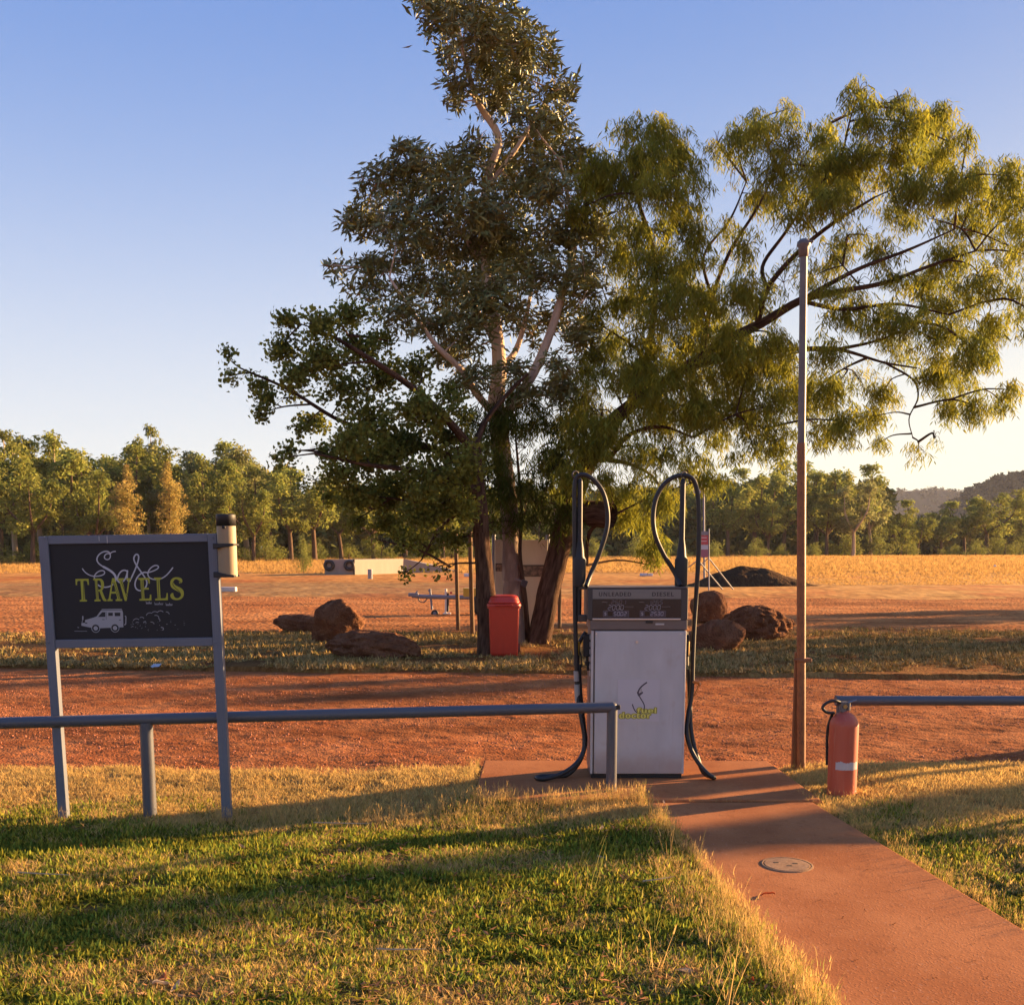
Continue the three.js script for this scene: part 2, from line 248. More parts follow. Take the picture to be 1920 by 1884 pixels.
{
  const g = new THREE.PlaneGeometry(5200, 5200, 8, 8); g.rotateX(-Math.PI / 2); g.translate(0, -0.12, 0);
  const c = new Float32Array(g.attributes.position.count * 3).fill(1); g.setAttribute('color', new THREE.BufferAttribute(c, 3));
  for (let i = 0; i < g.attributes.uv.count; i++) g.attributes.uv.setXY(i, g.attributes.position.getX(i), g.attributes.position.getZ(i));
  struct('ground', g, M.farDirt);
}
const roadNear = (x) => 7.72 + wob(x, 1, 0.22, 0.6) + Math.max(0, x) * 0.05;
const roadFar = (x) => 14.1 + wob(x, 2, 0.5, 0.35) - clamp(x, -6, 8) * 0.09;
const vergeFar = (x) => 20.6 + wob(x, 3, 1.6, 0.16);
const track2Far = (x) => 36 + wob(x, 4, 2.2, 0.07);
// the gravel road: washboard ripples, wheel ruts and loose stones
const roadY = (x, d) => { const k = (d - roadNear(x)) / 6.4; return 0.012 * (fbm2(x * 2.2, d * 6, 3, 201) - 0.5) * 2 + 0.008 * (fbm2(x * 11, d * 15, 2, 203) - 0.5) * 2 + 0.012 * (fbm2(x * 0.7, d * 2.2, 2, 205) - 0.5) - 0.012 * Math.exp(-(((k - 0.3) / 0.07) ** 2)) - 0.012 * Math.exp(-(((k - 0.62) / 0.07) ** 2)); };
sheet('dirt_road', M.road, xs(8, 0.035, 120, 1.12), (x) => roadNear(x) - 0.1, (x) => roadFar(x) + 0.5, 230, (x, d) => roadY(x, d), (x, d) => { const k = tone(x, d * 2.2, 0.5, 207, 0.78, 1.12), r = tone(x * 0.4, d * 3, 0.8, 209, 0.88, 1.06); const w = (d - roadNear(x)) / 6.4 + wob(x, 41, 0.05, 0.25), rut = 1 - 0.24 * Math.exp(-(((w - 0.3) / 0.06) ** 2)) - 0.24 * Math.exp(-(((w - 0.62) / 0.07) ** 2)) + 0.14 * Math.exp(-(((w - 0.46) / 0.05) ** 2)); return [k * r * rut, k * r * rut, k * r * rut * 0.96]; }, 'red gravel road running across behind the fuel pump');
// the far side
const far2Y = (x, d) => 0.05 * (fbm2(x * 0.35, d * 1.1, 3, 211) - 0.5) + 0.03 * (fbm2(x * 1.6, d * 3, 2, 213) - 0.5);
sheet('dirt_track', M.farDirt, xs(22, 0.16, 200, 1.15), (x) => vergeFar(x) - 1.2, (x) => track2Far(x) + 0.6, 150, far2Y, (x, d) => { const k = tone(x * 0.25, d * 3, 0.35, 217, 0.7, 1.25); return [k * 1.12, k * 1.24, k * 1.1]; }, 'second red dirt track beyond the grassy strip with boulders');
const vergeY = (x, d, e = 1) => 0.02 + 0.045 * e * fbm2(x * 0.9, d * 1.2, 4, 221) + 0.02 * e * fbm2(x * 5, d * 5, 2, 223);
sheet('grass_verge', M.straw, xs(12, 0.1, 200, 1.15), (x) => roadFar(x) - 0.05, vergeFar, 90, (x, d, e) => vergeY(x, d, e) - (1 - e) * 0.03, (x, d) => { const k = tone(x * 0.5, d, 0.8, 227, 0.4, 0.8), n = fbm2(x * 0.8, d * 1.1, 3, 281); return mixc([k * 0.85, k * 0.62, k * 0.5], [k, k * 0.92, k * 0.8], sstep(0.36, 0.52, n)); }, 'strip of trampled dry grass between the two dirt roads');
const fieldY = (x, d) => 0.1 * fbm2(x * 0.08, d * 0.12, 3, 231) + 0.06 * fbm2(x * 0.5, d * 0.5, 2, 233) + sstep(60, 200, d) * 0.1;
sheet('dry_field', M.field, xs(120, 0.9, 700, 1.15), track2Far, () => 620, 170, (x, d, e) => fieldY(x, d) * e - (1 - e) * 0.02, (x, d) => {
  const bare = clamp(sstep(74, 60, d + wob(x, 9, 6, 0.05)) * sstep(20, -4, x) * 1.0 + 0.5 * sstep(0.5, 0.62, fbm2(x * 0.02 + 9, d * 0.06 + 3, 3, 237))), gv = sstep(52, 47, d) * sstep(8, -2, x) * sstep(35, 38, d), k = tone(x * 0.4, d, 0.1, 239, 0.85, 1.15);
  let q = mixc([1.4, 1.2, 0.95], [1.4, 1.02, 0.74], bare); q = mixc(q, [0.85, 0.82, 0.9], gv * 0.8); return [q[0] * k, q[1] * k, q[2] * k]; }, 'open field of dry orange grass and bare sand');

// ---- pump island, footpath, lawns
const A0 = gnd(1205, 1512), A1 = gnd(1548, 1884), B0 = gnd(1512, 1506), B1 = gnd(1920, 1757);      // the path's two edges
const dirL = A1.clone().sub(A0).normalize(), dirR = B1.clone().sub(B0).normalize();
const pathL = (d) => A0.x + (A0.z + d) * 0 + ((-d - A0.z) / dirL.z) * dirL.x, pathR = (d) => B0.x + ((-d - B0.z) / dirR.z) * dirR.x;
const SLAB = { x0: gnd(893, 1470).x, x1: gnd(1497, 1475).x, d0: -A0.z + 0.02, d1: 8.02 };
function slabGeo(corners, y0, y1) {                                      // a poured slab with a rounded arris
  const s = new THREE.Shape(corners.map(([x, d]) => new THREE.Vector2(x, d))); const g = new THREE.ExtrudeGeometry(s, { depth: y1 - y0 - 0.012, bevelEnabled: true, bevelThickness: 0.012, bevelSize: 0.012, bevelOffset: -0.012, bevelSegments: 3, curveSegments: 4 });
  g.rotateX(-Math.PI / 2); g.translate(0, y0, 0); return g;             // shape's y is the distance, so it ends up along -z
}
struct('pump_island', slabGeo([[SLAB.x0, SLAB.d0], [SLAB.x1, SLAB.d0 - 0.02], [SLAB.x1 - 0.05, SLAB.d1], [SLAB.x0 + 0.04, SLAB.d1 + 0.02]], -0.08, 0.045), M.path, 'red stained concrete slab under the fuel pump');
{
  const e = []; const dS = SLAB.d0 - 0.035, N = 16;
  for (let i = 0; i <= N; i++) { const d = lerp(dS, 1.2, i / N); e.push([pathR(d) + wob(d, 31, 0.012, 1.5), d]); }
  for (let i = N; i >= 0; i--) { const d = lerp(dS - 0.015, 1.2, i / N); e.push([pathL(d) + wob(d, 33, 0.012, 1.5), d]); }
  struct('footpath', slabGeo(e, -0.08, 0.035), M.path, 'red concrete footpath leading to the fuel pump');
}
const bankL = (x, d) => { const t = pathL(Math.min(d, 6.9)) - x; return lerp(-0.03, 0.004, sstep(6.9, 7.6, d)) + 0.045 * sstep(6.3, 5.2, d) * sstep(-0.05, 0.3, t) + 0.05 * sstep(0.9, 0.1, t) * sstep(7.2, 6.9, d) * (1 - 0.6 * sstep(6.3, 5.2, d)) + 0.045 * sstep(6.35, 6.75, d) * sstep(SLAB.x0 - 0.5, SLAB.x0 + 0.1, x) * sstep(0.7, 1.0, t) * sstep(7.2, 6.9, d) + 0.022 * fbm2(x * 2.2, d * 2.2, 3, 241); };
const lawnLY = (x, d) => bankL(x, d) + 0.012 * fbm2(x * 9, d * 9, 2, 243);
const lawnRY = (x, d) => lerp(-0.005, 0.018, sstep(0.1, 0.9, x - pathR(Math.min(d, 6.9)))) + lerp(0.012, 0.03, sstep(0.1, 0.9, x - pathR(Math.min(d, 6.9)))) * fbm2(x * 1.6, d * 1.6, 3, 245) + 0.012 * fbm2(x * 9, d * 9, 2, 247);
// each lawn is a sheet whose one side follows the path
function lawn(name, side, yf, label) {
  const pos = [], uv = [], cs = [], idx = [], nz = 120, nx = 110;
  for (let j = 0; j <= nz; j++) for (let i = 0; i <= nx; i++) {
    const d = lerp(1.2, side < 0 ? roadNear(-2) + 0.15 : 8.4, j / nz), t = Math.pow(i / nx, 1.6), edge = side < 0 ? (d > SLAB.d0 - 0.02 ? SLAB.x0 + 0.02 : pathL(d) + 0.015) : (d > SLAB.d0 - 0.02 ? SLAB.x1 - 0.02 : pathR(d) - 0.015);
    const x = side < 0 ? lerp(edge, -26, t) : lerp(edge, 30, t), roadE = roadNear(x), dd = Math.min(d, roadE + 0.12), k = tone(x, dd, 1.3, 251, 0.7, 1.15), dry = sstep(5.6, 6.9, dd + 1.2 * (fbm2(x * 1.4, dd * 1.2, 3, 263) - 0.5));
    const yy = dd > roadE ? -0.01 : yf(x, dd); pos.push(x, yy - (i === 0 ? 0.03 : 0), -dd - (d > dd ? (d - dd) * 0.05 : 0)); uv.push(x, -dd);
    const q = mixc([0.8, 0.85, 0.6], [2.0, 1.75, 1.4], dry); cs.push(q[0] * k, q[1] * k, q[2] * k);
  }
  for (let j = 0; j < nz; j++) for (let i = 0; i < nx; i++) { const a = j * (nx + 1) + i; side < 0 ? idx.push(a, a + nx + 1, a + 1, a + 1, a + nx + 1, a + nx + 2) : idx.push(a, a + 1, a + nx + 1, a + 1, a + nx + 2, a + nx + 1); }
  const g = new THREE.BufferGeometry(); g.setAttribute('position', new THREE.Float32BufferAttribute(pos, 3)); g.setAttribute('uv', new THREE.Float32BufferAttribute(uv, 2)); g.setAttribute('color', new THREE.Float32BufferAttribute(cs, 3)); g.setIndex(idx); g.computeVertexNormals();
  return struct(name, g, M.soil, label);
}
lawn('lawn', -1, lawnLY, 'lawn on the left of the footpath, in front of the sign');
lawn('lawn', 1, lawnRY, 'lawn on the right of the footpath, beyond the extinguisher');

// the inspection cover in the path
{
  const c = gnd(1476, 1621, 0.036), r = 0.131, g = thing('inspection_cover', 'round pale concrete cover set flush in the red footpath', 'manhole cover', c);
  obj('lid', lathe([[r - 0.012, -0.02], [r - 0.012, 0.0015], [r - 0.016, 0.003], [0, 0.003]], 40), M.lid, g);
  obj('rim', lathe([[r + 0.006, -0.004], [r + 0.004, 0.002], [r - 0.006, 0.003], [r - 0.009, 0.001], [r - 0.009, -0.02]], 40), M.lid, g);
  for (const [x, z] of [[0.045, -0.012], [-0.05, -0.03], [0.005, 0.028]]) obj('lifting_slot', rbox(0.028, 0.004, 0.012, 0.002, x, 0.0025, z), M.hollow, g);
}

// ---------------------------------------------------------------- grass, stones and litter that nobody could count
const UP = V(0, 1, 0), QY = (a, tilt = 0, R) => { const q = new THREE.Quaternion().setFromAxisAngle(UP, a); if (tilt) q.premultiply(new THREE.Quaternion().setFromAxisAngle(V(Math.cos(a * 3.1), 0, Math.sin(a * 3.1)), tilt)); return q; };
function clump(seed, n, h, w, spread, lean, bend) {
  const R = rng(seed), b = new Bag();
  for (let i = 0; i < n; i++) { const a = R() * 6.283, r = Math.sqrt(R()) * spread, l = h * (0.55 + 0.6 * R()), th = R() * 6.283, d = V(Math.cos(th) * lean * R(), 1, Math.sin(th) * lean * R()).normalize(); b.blade(V(Math.cos(a) * r, -0.004, Math.sin(a) * r), d, V(Math.cos(a + 1), 0, Math.sin(a + 1)), l, w * (0.7 + 0.6 * R()), bend * (R() - 0.5) * 2, 3); }
  return b.geo();
}
const lawnClumps = [1, 2, 3].map((s) => clump(300 + s, 9, 0.034, 0.0085, 0.036, 1.4, 0.04));
const dryClumps = [1, 2].map((s) => clump(310 + s, 10, 0.042, 0.0048, 0.045, 1.9, 0.06));
const inView = (x, d, m = 0.35) => Math.abs(x) < d * 0.49 + m;
{
  const R = rng(77), green = [[], [], []], dry = [[], []];
  const put = (x, d, y, bias, low = 1) => {
    const gpatch = fbm2(x * 0.9 + 20, d * 1.7 + 20, 3, 261), edge = sstep(5.5, 7.0, d + 1.5 * (fbm2(x * 1.4, d * 1.2, 3, 263) - 0.5)) + bias, pale = clamp(edge + sstep(0.56, 0.7, gpatch) * 0.4 + sstep(0.58, 0.72, fbm2(x * 2.6 + 7, d * 3.6, 2, 267)) * 0.3);
    const n = fbm2(x * 5, d * 7, 2, 265); if (n < 0.34 && R() < 0.85) return;
    if (R() < pale) { const k = 0.75 + 0.5 * R(), c = RGB(1.05 * k, (0.95 + 0.12 * R()) * k, 0.85 * k); dry[R() * 2 | 0].push([V(x, y, -d), QY(R() * 6.28, (R() - 0.5) * 0.3), low * (0.7 + 0.8 * R()), c]); }
    else { const k = (0.3 + 1.15 * R()) * (0.55 + 0.8 * gpatch), yl = R(), c = RGB((0.6 + 0.7 * yl) * k, (0.95 + 0.2 * yl) * k, 0.8 * k); green[R() * 3 | 0].push([V(x, y, -d), QY(R() * 6.28, (R() - 0.5) * 0.4), low * (0.65 + 0.75 * R()) * (0.8 + 0.5 * n), c]); }
  };
  for (let i = 0; i < 98000; i++) {                                      // left lawn and the straw strip behind it
    const d = 3.2 + (roadNear(0) + 0.1 - 3.2) * Math.pow(R(), 0.95), x = lerp(-d * 0.49 - 1.0, SLAB.x0 + 1.8, R());
    if (d > roadNear(x) + 0.25 * (R() - 0.4) || (d > SLAB.d0 ? x > SLAB.x0 - 0.01 : x > pathL(d) + 0.02 * R())) continue;
    put(x, d, lawnLY(x, d), 0);
  }
  for (let i = 0; i < 66000; i++) {                                       // right lawn
    const d = 4.0 + 4.6 * R(), x = lerp(1.9, d * 0.49 + 1.1, R());
    if (x < (d > SLAB.d0 ? SLAB.x1 : pathR(d)) - 0.02 * R() || d > roadNear(x) + 0.3 * (R() - 0.4)) continue;
    put(x, d, lawnRY(x, d), 0.1, 0.55 + 0.45 * sstep(0, 0.35, x - pathR(Math.min(d, 6.9))));
  }
  green.forEach((l, i) => tag(instanced('lawn_grass', lawnClumps[i], M.grass, l), 'short green lawn grass on both sides of the footpath', 'grass'));
  dry.forEach((l, i) => tag(instanced('dry_grass', dryClumps[i], M.dry, l), 'short straw coloured grass beside the road', 'grass'));
}
{ // tall seeding grass along the path's edge and round the end post
  const R = rng(91), stalk = [1, 2, 3].map((s) => { const Q = rng(320 + s), b = new Bag(); for (let i = 0; i < 5; i++) { const a = Q() * 6.28, l = 0.11 + 0.15 * Q(), o = V((Q() - 0.5) * 0.05, 0, (Q() - 0.5) * 0.05), d = V(Math.cos(a) * 0.4 * Q(), 1, Math.sin(a) * 0.4 * Q()).normalize(), s2 = V(Math.cos(a + 1.3), 0, Math.sin(a + 1.3)); b.blade(o, d, s2, l, 0.0022, 0.1 * (Q() - 0.5), 4); if (Q() < 0.6) b.blade(o.clone().addScaledVector(d, l * 0.72), d, s2.clone().cross(UP), l * 0.26, 0.005, 0.02, 2); } for (let i = 0; i < 6; i++) { const a = Q() * 6.28; b.blade(V((Q() - 0.5) * 0.06, 0, (Q() - 0.5) * 0.06), V(Math.cos(a) * 0.5, 1, Math.sin(a) * 0.5).normalize(), V(Math.cos(a + 1.5), 0, Math.sin(a + 1.5)), 0.035 + 0.05 * Q(), 0.0035, 0.06 * (Q() - 0.5), 3); } return b.geo(); });
  const L = [[], [], []];
  const add = (x, d, s, y) => { const k = 0.75 + 0.5 * R(); L[R() * 3 | 0].push([V(x, y, -d), QY(R() * 6.28, (R() - 0.5) * 0.5), s, R() < 0.22 ? RGB(0.5 * k, 0.62 * k, 0.4 * k) : RGB(1.0 * k, 0.92 * k, 0.8 * k)]); };
  for (let i = 0; i < 430; i++) { const d = 3.3 + 3.3 * Math.pow(R(), 1.15), off = Math.abs(R() + R() - 1) * 0.42 * (0.5 + 0.5 * sstep(6.6, 4.6, d)), x = pathL(d) - off + 0.03, n = fbm2(x * 3, d * 2.4, 2, 271); if (n < 0.4) continue; add(x, d, (0.35 + 0.6 * R() * R() + 0.15 * R()) * (0.65 + 0.25 * sstep(6.2, 4.3, d)), lawnLY(x, d)); }
  for (let i = 0; i < 340; i++) { const a = R() * 6.28, r = R() * R() * 0.62, p = gnd(1150, 1500), x = p.x + Math.cos(a) * r * 1.2 - 0.12, d = -p.z - 0.02 + Math.sin(a) * r * 0.22; if (x > pathL(Math.min(d, 6.85)) + 0.04 || d > SLAB.d0 - 0.01) continue; add(x, d, 0.55 + 0.6 * R(), lawnLY(x, d)); }
  for (let i = 0; i < 520; i++) { const x = lerp(SLAB.x0 - 1.6, 0.75, R()), d = lerp(6.25, 6.82, R()); add(x, d, 0.3 + 0.35 * R(), lawnLY(x, d)); }
  for (let i = 0; i < 90; i++) { const d = lerp(6.8, SLAB.d1, R()), x = SLAB.x0 - 0.12 * R() * R(); add(x, d, 0.25 + 0.25 * R(), lawnLY(x, d)); }
  for (let i = 0; i < 260; i++) { const x = lerp(SLAB.x0, A0.x + 0.02, R()); add(x, SLAB.d0 - 0.03 - 0.1 * R() * R(), 0.3 + 0.4 * R(), lawnLY(x, SLAB.d0 - 0.06)); }
  for (let i = 0; i < 260; i++) { const d = lerp(4.6, 6.85, R()), x = pathL(d) + 0.015 - 0.12 * R() * R(); add(x, d, 0.25 + 0.4 * R(), lawnLY(x, d)); }
  for (let i = 0; i < 240; i++) { const d = lerp(4.4, 7.0, R()), x = pathR(d) + R() * R() * 0.22; add(x, d, 0.22 + 0.3 * R(), lawnRY(x, d)); }
  for (let i = 0; i < 14; i++) { const d = 3.5 + 2.0 * R(), x = pathL(d) - 0.02 - 0.8 * R(); add(x, d, 0.9 + 0.5 * R(), lawnLY(x, d)); }
  for (let i = 0; i < 420; i++) { const d = lerp(3.5, 4.9, Math.pow(R(), 1.2)), x = pathL(d) - 0.03 - 0.22 * R() * R(); add(x, d, (0.28 + 0.42 * R()) * lerp(1, 0.8, sstep(3.8, 4.9, d)), lawnLY(x, d)); }
  for (let i = 0; i < 60; i++) { const x = lerp(pathL(6.85), B0.x, R()); if (fbm2(x * 4, 2, 2, 277) > 0.45) add(x, SLAB.d0 - 0.02, 0.12 + 0.1 * R(), 0.02); }
  for (const [px, py] of [[290, 1530], [425, 1533], [120, 1538], [1500, 1447], [1580, 1497]]) { const p = gnd(px, py); for (let i = 0; i < 14; i++) add(p.x + (R() - 0.5) * 0.22, -p.z - 0.02 + (R() - 0.5) * 0.1, 0.25 + 0.25 * R(), 0.0); }
  L.forEach((l, i) => tag(instanced('seeding_grass', stalk[i], M.dry, l), 'tall dry seeding grass along the path edge and the rail post', 'grass'));
}
{ // dry tufts on the strip between the roads and out in the field
  const R = rng(95), tuft = clump(331, 12, 0.07, 0.012, 0.11, 1.6, 0.08), A = [], tall = clump(333, 14, 0.42, 0.05, 0.35, 0.9, 0.25), B = [];
  for (let i = 0; i < 30000; i++) { const d = 13.8 + 8.2 * Math.pow(R(), 1.2), x = lerp(-d * 0.49 - 1, d * 0.49 + 1, R()), n = fbm2(x * 0.8, d * 1.1, 3, 281); if (d < roadFar(x) - 0.1 || d > vergeFar(x) + 0.3 || n < 0.3 + 0.24 * R()) continue; const k = 0.3 + 0.38 * R(), g = R() < 0.25; A.push([V(x, vergeY(x, d), -d), QY(R() * 6.28, (R() - 0.5) * 0.5), 0.5 + 0.8 * R(), g ? RGB(0.5 * k, 0.56 * k, 0.4 * k) : RGB(0.95 * k, 0.88 * k, 0.75 * k)]); }
  tag(instanced('verge_grass', tuft, M.dryFar, A), 'sparse dry tufts on the strip between the two roads', 'grass');
  for (let i = 0; i < 46000; i++) { const d = 46 + 150 * Math.pow(R(), 1.35), x = (R() * 2 - 1) * (d * 0.5 + 3), n = fbm2(x * 0.03 + 4, d * 0.09, 3, 287), bare = d < 70 + wob(x, 9, 6, 0.05) && x < 10 + 8 * n; if (bare || (d < 52 && n > 0.5) || n < 0.25) continue; const k = 0.62 + 0.4 * R(); B.push([V(x, fieldY(x, d) - 0.03, -d), QY(R() * 6.28, (R() - 0.5) * 0.5), (0.5 + 0.7 * R()) * lerp(0.34, 1.25, sstep(48, 110, d)), RGB(0.98 * k, 0.84 * k, 0.68 * k)]); }
  tag(instanced('field_grass', tall, M.dry, B), 'tall dry orange grass covering the open field', 'grass');
}
{ // loose stones on the road, leaf litter on the lawn
  const R = rng(99), peb = new THREE.IcosahedronGeometry(0.012, 0), S = [];
  { const p = peb.attributes.position, Q = rng(5); for (let i = 0; i < p.count; i++) { const h = 0.7 + 0.6 * hash(Math.round(p.getX(i) * 9e3), Math.round(p.getY(i) * 9e3), Math.round(p.getZ(i) * 9e3)); p.setXYZ(i, p.getX(i) * h, p.getY(i) * h * 0.7, p.getZ(i) * h); } peb.computeVertexNormals(); }
  for (let i = 0; i < 15000; i++) { const d = lerp(7.6, 14.2, Math.pow(R(), 0.9)), x = lerp(-d * 0.49 - 0.4, d * 0.49 + 0.4, R()); if (d < roadNear(x) || d > roadFar(x) || fbm2(x * 1.2, d * 2, 2, 291) < 0.36 + 0.16 * R()) continue; const k = 0.5 + R(), q = new THREE.Quaternion().setFromEuler(new THREE.Euler(R() * 6, R() * 6, R() * 6)); S.push([V(x, roadY(x, d) + 0.002, -d), q, (0.3 + 1.1 * R() * R() * R() + 0.15) * 1.0, RGB(0.40 * k, 0.15 * k, 0.075 * k)]); }
  tag(instanced('road_gravel', peb, std({ color: RGB(1, 1, 1), roughness: 0.9 }), S), 'loose red stones scattered over the gravel road', 'gravel');
  const b = new Bag(); b.leaf(V(0, 0, 0), V(1, 0.05, 0).normalize(), V(0, 0, 1), 0.05, 0.014, 0.004); b.leaf(V(0.03, 0.002, 0.02), V(-0.5, 0.15, 0.8).normalize(), V(0.8, 0, 0.5).normalize(), 0.035, 0.012, -0.006); b.leaf(V(-0.02, 0.001, -0.02), V(-0.9, 0.02, -0.3).normalize(), V(0.3, 0, -0.9).normalize(), 0.06, 0.004, 0);
  const F = []; for (let i = 0; i < 1500; i++) { const d = 3.4 + 3.6 * R(), x = lerp(-d * 0.49 - 0.2, pathL(d) + 0.02, R()); if (fbm2(x * 1.1, d * 1.4, 2, 297) < 0.42) continue; const k = 0.6 + 0.9 * R(); F.push([V(x, lawnLY(x, d) + 0.022, -d), QY(R() * 6.28, (R() - 0.5) * 0.7), 0.5 + 0.6 * R(), RGB(k * 1.15, k, k * 0.95)]); }
  for (let i = 0; i < 60; i++) { const d = 3.5 + 3.2 * R(), x = lerp(pathL(d) + 0.03, pathR(d) - 0.03, R()); F.push([V(x, 0.037, -d), QY(R() * 6.28), 0.2 + 0.25 * R(), RGB(0.4, 0.35, 0.35)]); }
  tag(instanced('leaf_litter', b.geo(), M.litter, F), 'small brown bits of leaf and bark scattered in the lawn', 'leaf litter');
}
// ---------------------------------------------------------------- fuel pump
{
  const D = 7.38, base = V(at(1195, 1466, D).x, 0.045, -D - 0.18), P = (px, py, d = D) => at(px, py, d).sub(base);
  const t = thing('fuel_pump', 'two-sided white fuel pump with digital display and tall hose masts on the red slab', 'fuel pump', base);
  const X0 = P(1108, 1320).x, X1 = P(1283, 1320).x, W = X1 - X0, CX = (X0 + X1) / 2, zf = P(1195, 1300).z, DP = 0.37, zc = zf - DP / 2;
  const yBand0 = P(1195, 1181).y, yBand1 = P(1195, 1163).y, yTop = P(1195, 1102).y, yPl = P(1195, 1451).y;
  obj('plinth', rbox(W - 0.012, yPl, DP - 0.02, 0.004, CX, yPl / 2, zc), M.black, t);
  const cab = obj('cabinet', [rbox(W, yBand0 - yPl, DP, 0.006, CX, (yPl + yBand0) / 2, zc), rbox(W + 0.02, yBand1 - yBand0, DP + 0.02, 0.005, CX, (yBand0 + yBand1) / 2 + 0.002, zc)], M.cabinet, t);
  for (let i = 0; i < 6; i++) for (const z of [0.1]) obj('vent_slot', rbox(0.006, 0.036, 0.05, 0.002, X0 - 0.001, yBand0 - 0.06 - i * 0.052, zf - z), M.label, cab);
  const pn = obj('front_panel', rbox(W - 0.034, yBand0 - yPl - 0.012, 0.014, 0.004, CX + 0.008, (yPl + yBand0) / 2 - 0.002, zf + 0.006), M.panel, t);
  for (const x of [X0 + 0.006, X1 - 0.004]) obj('corner_trim', cyl(0.009, 0.009, yBand0 - yPl - 0.01, 14, x, (yPl + yBand0) / 2, zf + 0.008), M.label, cab);
  for (const [px, py] of [[1118, 1188], [1276, 1188], [1118, 1447], [1276, 1447]]) obj('screw', T(new THREE.CylinderGeometry(0.006, 0.006, 0.006, 12), P(px, py).x, P(px, py).y, zf + 0.015, Math.PI / 2), M.chrome, pn);
  obj('maker_plate', rbox(0.062, 0.012, 0.003, 0.001, P(1237, 1170).x, P(1237, 1170).y, zf + 0.012), M.label, cab);
  obj('lock', T(new THREE.CylinderGeometry(0.009, 0.01, 0.008, 16), P(1194, 1203).x, P(1194, 1203).y, zf + 0.016, Math.PI / 2), M.chrome, pn);
  const label = (name, par, px0, py0, px1, py1, z, cw, ch, draw, rough = 0.5) => { const a = P(px0, py0), b = P(px1, py1), g = new THREE.BoxGeometry(b.x - a.x, a.y - b.y, 0.002); T(g, (a.x + b.x) / 2, (a.y + b.y) / 2, z); const side = std({ color: RGB(0.1, 0.1, 0.1) }), m = std({ map: canvasTex(cw, ch, draw), roughness: rough }); const me = shade(new THREE.Mesh(g, [side, side, side, side, m, side])); me.name = name; par.add(me); return me; };
  // the sticker: lettering with a nozzle on a looping hose
  label('sticker', pn, 1158, 1273, 1236, 1352, zf + 0.0142, 512, 512, (x, w, h) => {
    const S = (zx, zy) => [(zx - 238) / (1664 - 238) * w, (zy - 146) / (1591 - 146) * h];
    x.fillStyle = '#bdb7b9'; x.fillRect(0, 0, w, h); x.lineCap = x.lineJoin = 'round';
    const line = (pts, lw, c) => { x.strokeStyle = c; x.lineWidth = lw; x.beginPath(); pts.forEach((p, i) => i ? (p.length === 6 ? x.bezierCurveTo(...S(p[0], p[1]), ...S(p[2], p[3]), ...S(p[4], p[5])) : x.lineTo(...S(...p))) : x.moveTo(...S(...p))); x.stroke(); };
    line([[970, 690], [990, 800, 1150, 950, 1150, 1080], [1150, 1200, 1100, 1310, 980, 1290], [840, 1290, 800, 1180, 745, 1010]], 13, '#3c3440');
    line([[925, 600], [950, 480, 1040, 370, 1210, 260]], 17, '#3c3440'); line([[925, 600], [960, 690], [1060, 600]], 26, '#4a4450'); line([[985, 560], [1040, 470], [1040, 590]], 9, '#9a948c');
    const word = (s, zx, zy, wid, hgt) => { const [px, py] = S(zx, zy); x.save(); x.translate(px, py); x.font = 'bold 100px sans-serif'; const k = wid * w / 1426 / x.measureText(s).width; x.scale(k, hgt * h / 1445 / 74); x.lineWidth = 16; x.strokeStyle = '#84801c'; x.strokeText(s, 0, 0); x.fillStyle = '#d9d06a'; x.fillText(s, 0, 0); x.restore(); };
    word('fuel', 890, 1300, 690, 175); word('doctor', 290, 1480, 1080, 200);
  }, 0.45);
  // the display head
  const hx0 = P(1102, 1130).x, hx1 = P(1290, 1130).x, hw = hx1 - hx0, hcx = (hx0 + hx1) / 2, zh = zf + 0.016;
  const head = obj('display_head', [rbox(hw, yTop - yBand1 - 0.008, DP + 0.024, 0.006, hcx, (yTop + yBand1) / 2 - 0.001, zc)], M.headGrey, t);
  obj('top_cover', rbox(hw - 0.004, 0.008, DP + 0.03, 0.003, hcx, yTop + 0.001, zc), M.cabinet, head);
  label('grade_label', head, 1111, 1104.5, 1276, 1122.5, zh + 0.003, 1024, 112, (x, w, h) => { x.fillStyle = '#7b746c'; x.fillRect(0, 0, w, h); x.fillStyle = '#2a2222'; x.font = 'bold 66px sans-serif'; x.textBaseline = 'middle'; x.save(); x.translate(66, h / 2 + 2); x.scale(385 / x.measureText('UNLEADED').width, 1); x.fillText('UNLEADED', 0, 0); x.restore(); x.save(); x.translate(682, h / 2 + 2); x.scale(262 / x.measureText('DIESEL').width, 1); x.fillText('DIESEL', 0, 0); x.restore(); });
